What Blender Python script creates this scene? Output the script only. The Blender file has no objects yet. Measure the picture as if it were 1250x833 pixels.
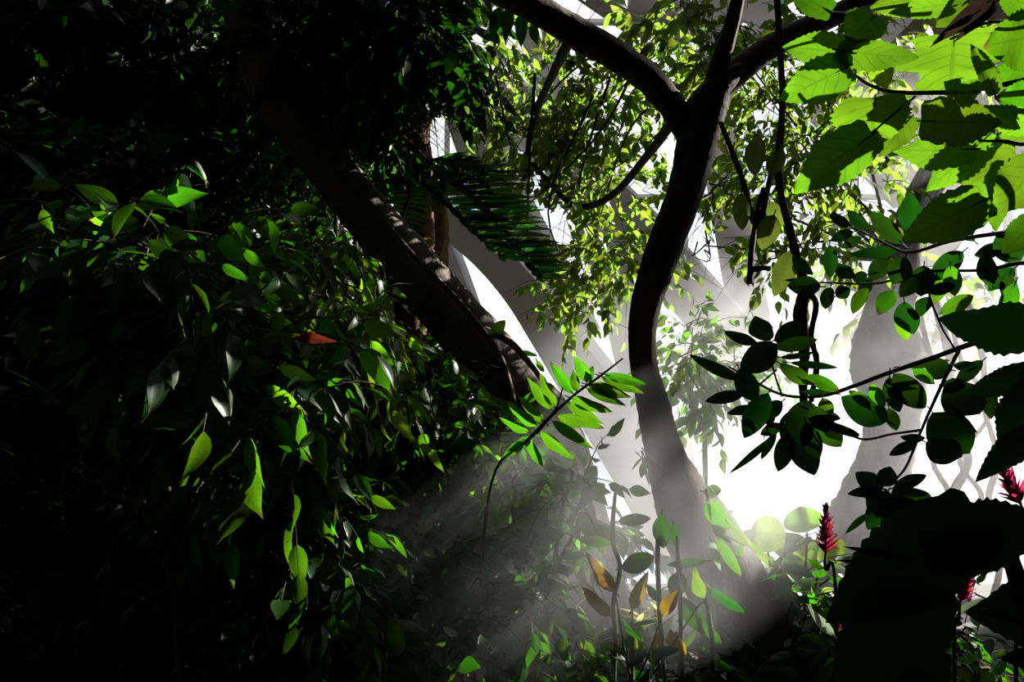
import bpy, math, random
import numpy as np
from mathutils import Vector, Matrix

rng = np.random.default_rng(7)
random.seed(7)
scene = bpy.context.scene
COL = scene.collection
R = math.radians

# ------------------------------------------------------------------ camera
F = 35.0 / 36.0 * 1250.0
PITCH = R(8.0)
CAM = np.array([0.0, 0.0, 1.6])
FWD = np.array([0, math.cos(PITCH), math.sin(PITCH)])
UP = np.array([0, -math.sin(PITCH), math.cos(PITCH)])
RIGHT = np.array([1.0, 0, 0])
cd = bpy.data.cameras.new('camera')
cam = bpy.data.objects.new('camera', cd)
COL.objects.link(cam)
cam.location = CAM
cam.rotation_euler = (R(90) + PITCH, 0, 0)
cd.lens = 35.0
cd.sensor_width = 36.0
cd.clip_start = 0.05
cd.clip_end = 300
scene.camera = cam


def P(px, py, d):
    """a place seen at photograph pixel px,py at distance d along the view"""
    return CAM + d * (FWD + (px - 625.0) / F * RIGHT + (416.5 - py) / F * UP)


def nrm(v):
    v = np.asarray(v, float)
    return v / (np.linalg.norm(v, axis=-1, keepdims=True) + 1e-9)


SUN = nrm(.75 * RIGHT + .47 * UP + .50 * FWD)


# ------------------------------------------------------------------ materials
def newmat(name):
    m = bpy.data.materials.new(name)
    m.use_nodes = True
    nt = m.node_tree
    nt.nodes.clear()
    out = nt.nodes.new('ShaderNodeOutputMaterial')
    return m, nt, out


def N(nt, kind, **kw):
    n = nt.nodes.new(kind)
    for k, v in kw.items():
        if k.startswith('i_'):
            key = k[2:]
            n.inputs[int(key) if key.isdigit() else key.replace('_', ' ')].default_value = v
        else:
            setattr(n, k, v)
    return n


def MATH(nt, op, a, b=None):
    n = nt.nodes.new('ShaderNodeMath')
    n.operation = op
    for i, v in enumerate((a, b)):
        if v is None:
            continue
        if isinstance(v, (int, float)):
            n.inputs[i].default_value = v
        else:
            nt.links.new(v, n.inputs[i])
    return n.outputs[0]


def leaf_mat(name, dif, tra, gloss=0.05, rough=0.38, vein=0.35, tipcol=None, nv=9.0, tw=0.55):
    m, nt, out = newmat(name)
    L = nt.links
    uv = N(nt, 'ShaderNodeUVMap', uv_map='UVMap')
    sep = N(nt, 'ShaderNodeSeparateXYZ')
    L.new(uv.outputs[0], sep.inputs[0])
    u = MATH(nt, 'ABSOLUTE', MATH(nt, 'SUBTRACT', MATH(nt, 'MULTIPLY', sep.outputs[0], 2.0), 1.0))
    v = sep.outputs[1]
    at = N(nt, 'ShaderNodeAttribute', attribute_name='rnd')
    rnd = at.outputs['Fac']
    # side veins and midrib
    fr = MATH(nt, 'FRACT', MATH(nt, 'SUBTRACT', MATH(nt, 'MULTIPLY', v, nv), MATH(nt, 'MULTIPLY', u, 1.6)))
    side = MATH(nt, 'LESS_THAN', MATH(nt, 'ABSOLUTE', MATH(nt, 'SUBTRACT', fr, 0.5)), 0.07)
    mid = MATH(nt, 'LESS_THAN', u, 0.05)
    vn = MATH(nt, 'MULTIPLY', MATH(nt, 'MAXIMUM', side, mid), vein)
    # per leaf brightness and mottling
    tc = N(nt, 'ShaderNodeTexCoord')
    no = N(nt, 'ShaderNodeTexNoise', i_Scale=14.0, i_Detail=3.0)
    L.new(tc.outputs['Object'], no.inputs['Vector'])
    br = MATH(nt, 'ADD', MATH(nt, 'MULTIPLY', rnd, 0.75), MATH(nt, 'ADD', 0.35, MATH(nt, 'MULTIPLY', no.outputs[0], 0.5)))

    def col(c, vf):
        hs = N(nt, 'ShaderNodeHueSaturation')
        hs.inputs['Color'].default_value = (*c, 1)
        L.new(MATH(nt, 'ADD', 0.475, MATH(nt, 'MULTIPLY', rnd, 0.05)), hs.inputs['Hue'])
        L.new(br, hs.inputs['Value'])
        src = hs.outputs[0]
        if tipcol:
            mx = N(nt, 'ShaderNodeMix', data_type='RGBA')
            e = MATH(nt, 'MULTIPLY', MATH(nt, 'GREATER_THAN', MATH(nt, 'ADD', v, MATH(nt, 'MULTIPLY', no.outputs[0], 0.5)), 1.16), 0.9)
            L.new(e, mx.inputs[0])
            L.new(src, mx.inputs[6])
            mx.inputs[7].default_value = (*tipcol, 1)
            src = mx.outputs[2]
        mv = N(nt, 'ShaderNodeMix', data_type='RGBA', blend_type='MULTIPLY')
        L.new(vn, mv.inputs[0])
        L.new(src, mv.inputs[6])
        mv.inputs[7].default_value = (vf, vf, vf, 1)
        return mv.outputs[2]
    d = N(nt, 'ShaderNodeBsdfDiffuse')
    L.new(col(dif, 1.6), d.inputs['Color'])
    t = N(nt, 'ShaderNodeBsdfTranslucent')
    L.new(col(tra, 0.45), t.inputs['Color'])
    mix = N(nt, 'ShaderNodeMixShader', i_0=tw)
    L.new(d.outputs[0], mix.inputs[1])
    L.new(t.outputs[0], mix.inputs[2])
    g = N(nt, 'ShaderNodeBsdfGlossy', i_Roughness=rough)
    g.inputs['Color'].default_value = (0.9, 0.95, 0.9, 1)
    mg = N(nt, 'ShaderNodeMixShader')
    fz = N(nt, 'ShaderNodeLayerWeight', i_Blend=0.12)
    L.new(MATH(nt, 'ADD', gloss * 0.4, MATH(nt, 'MULTIPLY', fz.outputs['Facing'], gloss)), mg.inputs[0])
    L.new(mix.outputs[0], mg.inputs[1])
    L.new(g.outputs[0], mg.inputs[2])
    L.new(mg.outputs[0], out.inputs['Surface'])
    return m


def rough_mat(name, c1, c2, scale=8.0, rough=0.9, bump=0.3, stretch=(1, 1, 1), spec=0.2):
    m, nt, out = newmat(name)
    L = nt.links
    tc = N(nt, 'ShaderNodeTexCoord')
    mp = N(nt, 'ShaderNodeMapping')
    mp.inputs['Scale'].default_value = stretch
    L.new(tc.outputs['Object'], mp.inputs[0])
    no = N(nt, 'ShaderNodeTexNoise', i_Scale=scale, i_Detail=7.0, i_Roughness=0.65)
    L.new(mp.outputs[0], no.inputs['Vector'])
    cr = N(nt, 'ShaderNodeValToRGB')
    cr.color_ramp.elements[0].position = 0.3
    cr.color_ramp.elements[1].position = 0.72
    cr.color_ramp.elements[0].color = (*c1, 1)
    cr.color_ramp.elements[1].color = (*c2, 1)
    L.new(no.outputs[0], cr.inputs[0])
    b = N(nt, 'ShaderNodeBsdfPrincipled', i_Roughness=rough)
    b.inputs['Specular IOR Level'].default_value = spec
    L.new(cr.outputs[0], b.inputs['Base Color'])
    bp = N(nt, 'ShaderNodeBump', i_Strength=bump, i_Distance=0.03)
    L.new(no.outputs[0], bp.inputs['Height'])
    L.new(bp.outputs[0], b.inputs['Normal'])
    L.new(b.outputs[0], out.inputs['Surface'])
    return m


M = {}
M['green'] = leaf_mat('leaf_mid_green', (.010, .032, .004), (.050, .165, .003), gloss=.03, tipcol=(.09, .06, .01))
M['lime'] = leaf_mat('leaf_lime', (.028, .055, .006), (.15, .31, .006), tipcol=(.16, .10, .015))
M['canopy'] = leaf_mat('leaf_canopy', (.022, .040, .008), (.20, .31, .025), nv=7)
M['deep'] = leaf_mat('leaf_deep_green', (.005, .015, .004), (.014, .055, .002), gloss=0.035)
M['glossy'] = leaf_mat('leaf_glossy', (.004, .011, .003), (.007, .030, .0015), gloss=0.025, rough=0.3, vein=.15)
M['mallow'] = leaf_mat('leaf_mallow', (.012, .030, .004), (.078, .175, .005), gloss=0.012, rough=.5, vein=.4, nv=6)
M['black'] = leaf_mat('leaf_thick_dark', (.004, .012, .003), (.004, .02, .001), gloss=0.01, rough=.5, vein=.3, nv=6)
M['yellow'] = leaf_mat('leaf_yellow', (.12, .08, .012), (.17, .10, .006), tipcol=(.15, .05, .006))
M['olive'] = leaf_mat('leaf_olive', (.03, .045, .015), (.09, .13, .015))
M['cream'] = leaf_mat('leaf_cream', (.35, .38, .18), (.5, .55, .2), gloss=.03)
M['red'] = leaf_mat('leaf_red_brown', (.05, .010, .006), (.07, .012, .004))
M['dry'] = leaf_mat('leaf_dry', (.012, .009, .006), (.015, .01, .006), gloss=.01)
M['bract'] = leaf_mat('bract_crimson', (.20, .012, .05), (.30, .015, .06), gloss=.02)
M['silver_glint'] = leaf_mat('leaf_silver_glint', (.13, .15, .13), (.14, .18, .11), gloss=.06)  # pale leaf colour; some uses paint a glint onto a green leaf
M['frond'] = leaf_mat('leaf_frond', (.012, .03, .012), (.05, .16, .02), gloss=.03, vein=.1)
M['bark'] = rough_mat('bark_dark', (.018, .013, .010), (.07, .055, .045), 9, stretch=(1, 1, .25), bump=.6)
M['bark_grey'] = rough_mat('bark_grey', (.05, .04, .035), (.17, .145, .125), 8, stretch=(1, 1, .3), bump=.6)
M['bark_red'] = rough_mat('bark_red_brown', (.05, .02, .012), (.20, .10, .06), 22, stretch=(1, 1, .6), bump=.8)
M['twig'] = rough_mat('twig_bark', (.02, .016, .01), (.06, .05, .03), 20)
M['stemgreen'] = rough_mat('stem_green', (.03, .05, .015), (.06, .09, .03), 20)
M['concrete'] = rough_mat('painted_concrete', (.76, .73, .70), (.82, .79, .76), 3, bump=.05)
M['rock'] = rough_mat('dark_rock', (.01, .012, .008), (.04, .042, .03), 3, bump=.8)
M['soil'] = rough_mat('soil', (.012, .009, .006), (.05, .04, .025), 6, bump=.6)

m, nt, out = newmat('window_glass')
tb = N(nt, 'ShaderNodeBsdfTransparent')
tb.inputs[0].default_value = (.96, .98, .99, 1)
gb = N(nt, 'ShaderNodeBsdfGlossy', i_Roughness=.02)
fr = N(nt, 'ShaderNodeFresnel', i_IOR=1.45)
mx = N(nt, 'ShaderNodeMixShader')
nt.links.new(fr.outputs[0], mx.inputs[0])
nt.links.new(tb.outputs[0], mx.inputs[1])
nt.links.new(gb.outputs[0], mx.inputs[2])
nt.links.new(mx.outputs[0], out.inputs['Surface'])
M['glass'] = m


# ------------------------------------------------------------------ mesh builder (quads only)
class MB:
    def __init__(self):
        self.v, self.f, self.uv, self.r, self.n = [], [], [], [], 0

    def add(self, v, f, uv=None, r=None):
        v = np.asarray(v, float).reshape(-1, 3)
        f = np.asarray(f, np.int64).reshape(-1, 4)
        self.v.append(v)
        self.f.append(f + self.n)
        self.uv.append(np.zeros((len(v), 2)) if uv is None else np.asarray(uv, float).reshape(-1, 2))
        self.r.append(np.zeros(len(v)) + .5 if r is None else np.broadcast_to(r, (len(v),)))
        self.n += len(v)
        return self

    def build(self, name, mat, parent=None, smooth=True, origin=None):
        v = np.concatenate(self.v)
        f = np.concatenate(self.f)
        uv = np.concatenate(self.uv)
        r = np.concatenate(self.r)
        base = np.array(parent.location) if parent else (np.zeros(3) if origin is None else np.asarray(origin, float))
        if parent and parent.parent:
            base = base + np.array(parent.parent.location)
        me = bpy.data.meshes.new(name)
        me.vertices.add(len(v))
        me.vertices.foreach_set('co', (v - base).astype(np.float32).ravel())
        me.loops.add(f.size)
        me.loops.foreach_set('vertex_index', f.astype(np.int32).ravel())
        me.polygons.add(len(f))
        me.polygons.foreach_set('loop_start', np.arange(0, f.size, 4, dtype=np.int32))
        me.polygons.foreach_set('use_smooth', np.full(len(f), smooth))
        ul = me.uv_layers.new(name='UVMap')
        ul.data.foreach_set('uv', uv[f.ravel()].astype(np.float32).ravel())
        at = me.attributes.new('rnd', 'FLOAT', 'POINT')
        at.data.foreach_set('value', r.astype(np.float32))
        me.update()
        me.validate()
        me.materials.append(mat)
        o = bpy.data.objects.new(name, me)
        COL.objects.link(o)
        if parent:
            o.parent = parent
        else:
            o.location = base
        return o


def catmull(p, k):
    p = np.asarray(p, float)
    if len(p) < 3:
        t = np.linspace(0, 1, k + 1)[:, None]
        return p[0] + (p[-1] - p[0]) * t
    q = np.vstack([2 * p[0] - p[1], p, 2 * p[-1] - p[-2]])
    outp = []
    for i in range(1, len(q) - 2):
        t = np.linspace(0, 1, k, endpoint=False)[:, None]
        a, b, c, d = q[i - 1], q[i], q[i + 1], q[i + 2]
        outp.append(.5 * (2 * b + (c - a) * t + (2 * a - 5 * b + 4 * c - d) * t ** 2 + (3 * b - a - 3 * c + d) * t ** 3))
    outp.append(p[-1:])
    return np.vstack(outp)


def tube(mb, pts, rad, sides=8, k=6, rough=0.0):
    pts = np.asarray(pts, float)
    rad = np.broadcast_to(np.asarray(rad, float), (len(pts),))
    c = catmull(np.column_stack([pts, rad]), k)
    p, r = c[:, :3], np.maximum(c[:, 3], .0006)
    n = len(p)
    tg = nrm(np.gradient(p, axis=0))
    a = np.cross(tg[0], [.31, .17, .93])
    a = nrm(a)
    A = np.zeros((n, 3))
    for i in range(n):
        a = nrm(a - tg[i] * np.dot(a, tg[i]))
        A[i] = a
    B = np.cross(tg, A)
    th = np.linspace(0, 2 * math.pi, sides, endpoint=False)
    rr = r[:, None] * np.ones(sides)
    if rough:
        lump = np.sin(th * 3 + rng.random() * 6)[None] * .5 + rng.normal(0, .5, (n, sides))
        rr = rr * (1 + rough * lump)
    v = p[:, None] + rr[..., None] * (np.cos(th)[None, :, None] * A[:, None] + np.sin(th)[None, :, None] * B[:, None])
    idx = np.arange(n * sides).reshape(n, sides)
    nx = np.roll(idx, -1, 1)
    f = np.stack([idx[:-1], nx[:-1], nx[1:], idx[1:]], -1).reshape(-1, 4)
    uv = np.stack(np.broadcast_arrays(th[None] / 6.28, np.linspace(0, 1, n)[:, None]), -1)
    mb.add(v, f, uv)
    # rounded ends
    for e, s in ((0, -1), (n - 1, 1)):
        ring = v[e]
        tip = p[e] + s * tg[e] * r[e] * .5
        m2 = (ring + tip) / 2
        vv = np.vstack([ring, m2 + s * tg[e] * r[e] * .2, tip[None]])
        fs = []
        for j in range(sides):
            j2 = (j + 1) % sides
            fs.append([j, j2, sides + j2, sides + j])
        for j in range(0, sides - 1, 2):
            fs.append([sides + j, sides + (j + 1) % sides, sides + (j + 2) % sides, 2 * sides])
        mb.add(vv, fs)
    return p


def box(mb, lo, hi):
    x0, y0, z0 = lo
    x1, y1, z1 = hi
    v = [(x0, y0, z0), (x1, y0, z0), (x1, y1, z0), (x0, y1, z0), (x0, y0, z1), (x1, y0, z1), (x1, y1, z1), (x0, y1, z1)]
    mb.add(v, [(0, 3, 2, 1), (4, 5, 6, 7), (0, 1, 5, 4), (1, 2, 6, 5), (2, 3, 7, 6), (3, 0, 4, 7)])


# ------------------------------------------------------------------ leaves
# a shape gives the outline: for each row the edge's place along the leaf and its half width (of 1)
def shape(kind, rows):
    t = np.linspace(0, 1, rows)
    ex = t.copy()
    if kind == 'oval':
        w = np.sin(math.pi * t ** .92) ** .75
    elif kind == 'lance':
        w = np.sin(math.pi * t ** .75) ** .9 * (1 - .25 * t)
    elif kind == 'drip':      # broad with a drawn out tip
        w = np.sin(math.pi * np.clip(t * 1.08, 0, 1) ** .8) ** .8
        w = np.where(t > .8, np.maximum(w * (1 - (t - .8) * 2.5), (1 - t) * .55), w)
    elif kind == 'round':
        w = np.sin(math.pi * t) ** .55
    elif kind in ('cord', 'serr'):
        th = np.linspace(0, 1, rows)
        ex = th - .20 * np.exp(-((th - .10) / .11) ** 2)
        w = np.sin(math.pi * np.clip(th, 0, 1) ** .70) ** .85 * (1 - .10 * th)
    elif kind == 'lobe':
        ex = t - .2 * np.exp(-((t - .10) / .12) ** 2) + .05 * np.sin(t * 18)
        w = np.sin(math.pi * np.clip(t, 0, 1) ** .62) ** .6 * (1 + .22 * np.sin(t * 17 + .6))
    elif kind == 'strap':
        w = np.minimum(1, np.minimum(t * 6, (1 - t) * 2.2)) ** .8
    else:
        w = np.sin(math.pi * t)
    w = np.maximum(w, 0.0)
    if kind in ('serr', 'cord', 'lobe') and rows > 14:
        z = np.where(np.arange(rows) % 2, 1.05, .95)
        w = w * z
    w[0] *= .0
    w[-1] = 0.0
    return t, ex, w


def leaves(mb, o, d, n, L, W, kind='oval', rows=6, cols=3, droop=.18, fold=.25, r=None, wave=0.0):
    """a batch of leaves: origins o, directions d, face normals n (N,3), lengths and full widths"""
    o = np.atleast_2d(o)
    d = nrm(np.atleast_2d(d))
    n = np.atleast_2d(n)
    k = len(o)
    n = nrm(n - d * np.sum(n * d, 1, keepdims=True))
    s = np.cross(d, n)
    L = np.broadcast_to(np.asarray(L, float), (k,))
    W = np.broadcast_to(np.asarray(W, float), (k,))
    droop = np.broadcast_to(np.asarray(droop, float), (k,))
    r = rng.random(k) if r is None else np.broadcast_to(r, (k,))
    t, ex, w = shape(kind, rows)
    u = np.linspace(-1, 1, cols)
    au = np.abs(u)
    X = t[:, None] * (1 - au) + ex[:, None] * au                    # rows, cols
    Y = w[:, None] * u[None]
    ph = rng.random(k) * 6.28
    v = (o[:, None, None] + d[:, None, None] * (L[:, None, None] * X)[..., None]
         + s[:, None, None] * (W[:, None, None] * .5 * Y)[..., None])
    Z = (fold * W * .5)[:, None, None] * (au * w[:, None])[None] - (droop * L)[:, None, None] * (t[:, None] ** 2 * np.ones_like(u))[None]
    if wave:
        Z = Z + wave * W[:, None, None] * np.sin(t[None, :, None] * 11 + ph[:, None, None] + u[None, None] * 1.2) * au[None, None]
    v = v + n[:, None, None] * Z[..., None]
    idx = np.arange(rows * cols).reshape(rows, cols)
    f1 = np.stack([idx[:-1, :-1], idx[:-1, 1:], idx[1:, 1:], idx[1:, :-1]], -1).reshape(-1, 4)
    f = f1[None] + (np.arange(k) * rows * cols)[:, None, None]
    uv = np.broadcast_to(np.stack(np.broadcast_arrays(u[None] * .5 + .5, t[:, None]), -1)[None], (k, rows, cols, 2))
    mb.add(v.reshape(-1, 3), f.reshape(-1, 4), uv.reshape(-1, 2), np.repeat(r, rows * cols))


# ------------------------------------------------------------------ naming
def tag(o, label, cat, group=None, kind=None):
    o['label'] = label
    o['category'] = cat
    if group:
        o['group'] = group
    if kind:
        o['kind'] = kind
    return o


def thing(name, label, cat, at, group=None):
    e = bpy.data.objects.new(name, None)
    e.empty_display_size = .1
    e.location = (float(at[0]), float(at[1]), 0.0 if len(at) < 3 else float(at[2]))
    COL.objects.link(e)
    return tag(e, label, cat, group)


def struct(name, mb, mat, smooth=False):
    o = mb.build(name, mat, smooth=smooth)
    o['kind'] = 'structure'
    return o


def path_px(pts):
    """(px, py, width_px, depth) -> points, radii"""
    pp = np.array([P(a, b, d) for a, b, w, d in pts])
    rr = np.array([w * d / F / 2 for a, b, w, d in pts])
    return pp, rr


def limb(parent, name, pts, mat, sides=12, rough=.05, k=8):
    mb = MB()
    pp, rr = path_px(pts)
    tube(mb, pp, rr, sides, k, rough)
    return mb.build(name, mat, parent)


def limb_w(parent, name, pp, rr, mat, sides=8, rough=.04, k=6):
    mb = MB()
    tube(mb, pp, rr, sides, k, rough)
    return mb.build(name, mat, parent)


def ground(px, d):
    p = P(px, 600, d)
    return np.array([p[0], p[1], 0.0])


# ------------------------------------------------------------------ pixel placed leaves of the near plants
def hero(parent, rows, d, mat, kind='oval', name='leaf', jd=.12, wave=.03, fold=.22, mats=None):
    """rows: (bx,by,tx,ty,width_px[,opts]) -> every leaf a mesh of its own"""
    for q in rows:
        bx, by, tx, ty, w = q[:5]
        op = q[5] if len(q) > 5 else {}
        dd = op.get('d', d) + rng.uniform(-jd, jd)
        k = op.get('k', kind)
        a = P(bx, by, dd)
        b = P(tx, ty, dd + op.get('dz', rng.uniform(-.25, .25) * math.hypot(tx - bx, ty - by) * dd / F))
        dirv = b - a
        L = np.linalg.norm(dirv)
        view = nrm(CAM - (a + b) / 2)
        roll = op.get('roll', rng.uniform(-.45, .45))
        ax = nrm(dirv)
        base = nrm(view - SUN * op.get('back', .8))
        base = nrm(base - ax * np.dot(base, ax))
        sd = np.cross(ax, base)
        nv = base * math.cos(roll) + sd * math.sin(roll)
        face = max(.55, abs(np.dot(nv, view)))
        mb = MB()
        big = k in ('serr', 'cord', 'lobe')
        leaves(mb, a, dirv, nv, L, w * dd / F / face, k, rows=25 if big else 13, cols=7,
               droop=op.get('droop', rng.uniform(.02, .14)), fold=op.get('fold', fold), wave=op.get('wave', wave),
               r=np.array([op.get('r', rng.uniform(.2, .9))]))
        # leaf stalk
        tube(mb, [a - ax * min(.02, L * .14), a, a + ax * L * .12], [.0014 * max(1, d / 2), .0012 * max(1, d / 2), .0006], 5, 3)
        mm = op.get('m', mat)
        mb.build(op.get('name', name), M[mm], parent)


# ------------------------------------------------------------------ bushes: stem, branches with twigs, foliage
def in_ell(n, sh=1.0):
    v = rng.normal(size=(n, 3))
    v = nrm(v) * (rng.random((n, 1)) ** (1 / 3.0)) ** sh
    return v


# bare places between the crowns: (polyline px, half width px, nearest depth)
BARE = [([(512, 160), (545, 172)], 23, 3.5), ([(575, 330), (610, 385), (652, 450)], 22, 3.5), ([(352, 138), (448, 262), (548, 380), (625, 470)], 26, 3.0), ([(640, 250), (690, 290)], 8, 3.5), ([(712, 8), (740, 22)], 9, 3.5),
        ([(735, 440), (752, 480)], 12, 3.5), ([(845, 290), (885, 355)], 16, 3.5), ([(770, 380), (775, 440)], 10, 3.5)]


def clear(p):
    v = p - CAM
    d = v @ FWD
    q = np.column_stack([625 + F * (v @ RIGHT) / d, 416.5 - F * (v @ UP) / d])
    hit = np.zeros(len(p), bool)
    for line, hw, dmin in BARE:
        for a, b in zip(line[:-1], line[1:]):
            a, b = np.array(a, float), np.array(b, float)
            t = np.clip(((q - a) @ (b - a)) / ((b - a) @ (b - a)), 0, 1)
            hit |= (np.linalg.norm(q - a - t[:, None] * (b - a), axis=1) < hw) & (d > dmin)
    return hit


def sprays(tw, fo, c, rad, ntw, lpt, Lm, wr, kind, tl=.4, rows=6, cols=3, droop=.2, hang=.5, updir=None, flat=.5):
    """twigs with alternate leaves filling an ellipsoid c, rad"""
    c = np.asarray(c)
    rad = np.asarray(rad)
    q = in_ell(ntw)
    st = c + q * rad
    out_ = nrm(q * np.array([1, 1, .6]) + rng.normal(0, .55, (ntw, 3)) + np.array([0, 0, -.25 * hang]))
    O, D, Nn, LL = [], [], [], []
    for i in range(ntw):
        l = tl * rng.uniform(.6, 1.3)
        if clear(st[i][None])[0]:
            continue
        e = st[i] + out_[i] * l + np.array([0, 0, -.25 * l * hang])
        mid = (st[i] + e) / 2 + np.array([0, 0, .12 * l])
        tube(tw, [st[i], mid, e], [Lm * .03, Lm * .022, Lm * .01], 4, 3)
        m = max(2, int(lpt * rng.uniform(.7, 1.3)))
        t = np.linspace(.15, 1, m)[:, None]
        pos = (1 - t) ** 2 * st[i] + 2 * t * (1 - t) * mid + t * t * e
        sd = nrm(np.cross(out_[i], [0, 0, 1.0]) + 1e-4)
        sg = np.where(np.arange(m) % 2, 1.0, -1.0)[:, None]
        dr = nrm(out_[i] * .55 + sd * sg * .8 * (1.15 - t) + rng.normal(0, .25, (m, 3)) + np.array([0, 0, -hang * .6]))
        O.append(pos)
        D.append(dr)
        Nn.append(nrm(np.array([0, 0, 1.0]) * flat + rng.normal(0, .5, (m, 3)) + np.array([.15, -.25, 0])))
        LL.append(Lm * rng.uniform(.6, 1.25, m) * (1 - .25 * np.abs(t[:, 0] - .5)))
    O, D, Nn, LL = map(np.concatenate, (O, D, Nn, LL))
    ok = ~(clear(O) | clear(O + nrm(D) * LL[:, None]))
    O, D, Nn, LL = O[ok], D[ok], Nn[ok], LL[ok]
    leaves(fo, O, D, Nn, LL, LL * wr * rng.uniform(.8, 1.15, len(LL)), kind, rows, cols, droop=rng.uniform(.3, 1.6, len(LL)) * droop, wave=.03)


def bush(name, label, cat, root, clusters, Lm, wr, kind, mat, lpt=8, tl=.4, stem_r=.025, stem_mat='bark', hang=.5,
         group=None, rows=6, cols=3, droop=.2, flat=.5, stem_top=None):
    """clusters: (px,py,d, rx_px, ry_px, rd_m, n_twigs)"""
    g = ground(*root)
    t = thing(name, label, cat, g, group)
    cs = [(P(a, b, d), np.array([rx * d / F, rd, ry * d / F]), n) for a, b, d, rx, ry, rd, n in clusters]
    cen = np.mean([c for c, _, _ in cs], axis=0)
    low = min(c[2] for c, _, _ in cs)
    fork = np.array([g[0] * .5 + cen[0] * .5, g[1] * .5 + cen[1] * .5, max(.35, min(low * .75, cen[2] - .2))]) if stem_top is None else np.asarray(stem_top)
    limb_w(t, 'stem', [g + [0, 0, -.03], (g + fork) / 2 + [.04, .02, 0], fork], [stem_r * 1.3, stem_r * 1.05, stem_r * .85], M[stem_mat])
    tw, fo = MB(), MB()
    for c, rad, n in cs:
        tube(tw, [fork, (fork + c) / 2 + rng.normal(0, .06, 3), c], [stem_r * .75, stem_r * .5, stem_r * .25], 6, 5)
        for _ in range(5):
            e = c + in_ell(1)[0] * rad
            tube(tw, [c + rng.normal(0, .03, 3), (c + e) / 2 + rng.normal(0, .04, 3), e], [stem_r * .3, stem_r * .22, stem_r * .12], 5, 4)
        sprays(tw, fo, c, rad * .8, n, lpt, Lm, wr, kind, tl, rows, cols, droop, hang, flat=flat)
    tw.build('branches', M['twig'], t)
    fo.build('foliage', M[mat], t)
    return t


# ================================================================== THE SETTING
mb = MB()
box(mb, (-10, -4, -.3), (24, 16, 0))
struct('floor', mb, M['soil'])
mb = MB()
HC = 14.0
def plate(mb, q, z, h):
    q = np.array([(a, b, z) for a, b in q])
    mb.add(np.vstack([q, q + [0, 0, h]]), [(3, 2, 1, 0), (4, 5, 6, 7), (0, 1, 5, 4), (1, 2, 6, 5), (2, 3, 7, 6), (3, 0, 4, 7)])


plate(mb, [(-10, -4), (17.3, -4), (17.1, .5), (-10, .5)], HC, .4)
plate(mb, [(-10, .5), (17.1, .5), (13.9, 6), (-10, 6)], HC, .4)
plate(mb, [(-10, 6), (-2.3, 6), (-2.3, 14.3), (-10, 14.3)], HC, .4)
plate(mb, [(9.3, 6), (13.9, 6), (11.6, 10), (9.3, 13.9)], HC, .4)
for k in range(1, 6):
    box(mb, (-2.5 + k * 2.0 - .08, 6, HC), (-2.5 + k * 2.0 + .08, 14.4, HC + .3))
struct('shade_ceiling', mb, M['concrete'])  # unseen roof added to keep the front dark, left open over the ribs
mb = MB()
box(mb, (-10.4, -4, 0), (-10, 14.2, HC))
struct('shade_wall_left', mb, M['rock'])  # unseen rock wall, added to shut out sky light on the left
mb = MB()
box(mb, (-10, -4.4, 0), (24, -4, HC))
struct('shade_wall_rear', mb, M['rock'])  # unseen wall added behind the camera to keep the leaf fronts dark
mb = MB()
box(mb, (17.2, -4, 0), (17.6, .6, HC))
struct('shade_wall_side', mb, M['rock'])  # unseen closing piece, added against sky light from the side
# opaque wall added left of the glass front to keep the planting dark
mb = MB()
gx, gz = 22, 16
xs = np.linspace(-10, -2.55, gx)
zs = np.linspace(0, HC, gz)
yy = 13.4 + rng.normal(0, .18, (gx, gz))
v = np.stack(np.broadcast_arrays(xs[:, None], yy, zs[None]), -1)
vb = v.copy()
vb[..., 1] = 14.2
idx = np.arange(gx * gz).reshape(gx, gz)
f = np.stack([idx[:-1, :-1], idx[1:, :-1], idx[1:, 1:], idx[:-1, 1:]], -1).reshape(-1, 4)
mb.add(v.reshape(-1, 3), f)
mb.add(vb.reshape(-1, 3), f[:, ::-1])
e = [(idx[-1, i], idx[-1, i + 1]) for i in range(gz - 1)]
mb.add(np.vstack([v[-1], vb[-1]]), [(i, i + 1, gz + i + 1, gz + i) for i in range(gz - 1)])
struct('shade_wall_back', mb, M['rock'])

# glass front, one pane mesh per bay
bays = [-2.5, -.95, 2.5, 5.0, 7.2, 9.2]
for i in range(len(bays) - 1):
    mb = MB()
    box(mb, (bays[i] + .03, 14.10, 0.05), (bays[i + 1] - .03, 14.13, HC - .1))
    struct('window_%d' % (i + 1), mb, M['glass'])

# added out-of-view screen across the sun's path, pierced to shape where sunlight falls
hs = nrm(np.array([SUN[0], SUN[1], 0]))
tl_ = np.array([-hs[1], hs[0], 0])
DW = 15.0
LIT = []        # places the sun reaches through the openings: (px,py,depth,radius)


def lit(*rows):
    LIT.extend(rows)


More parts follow.
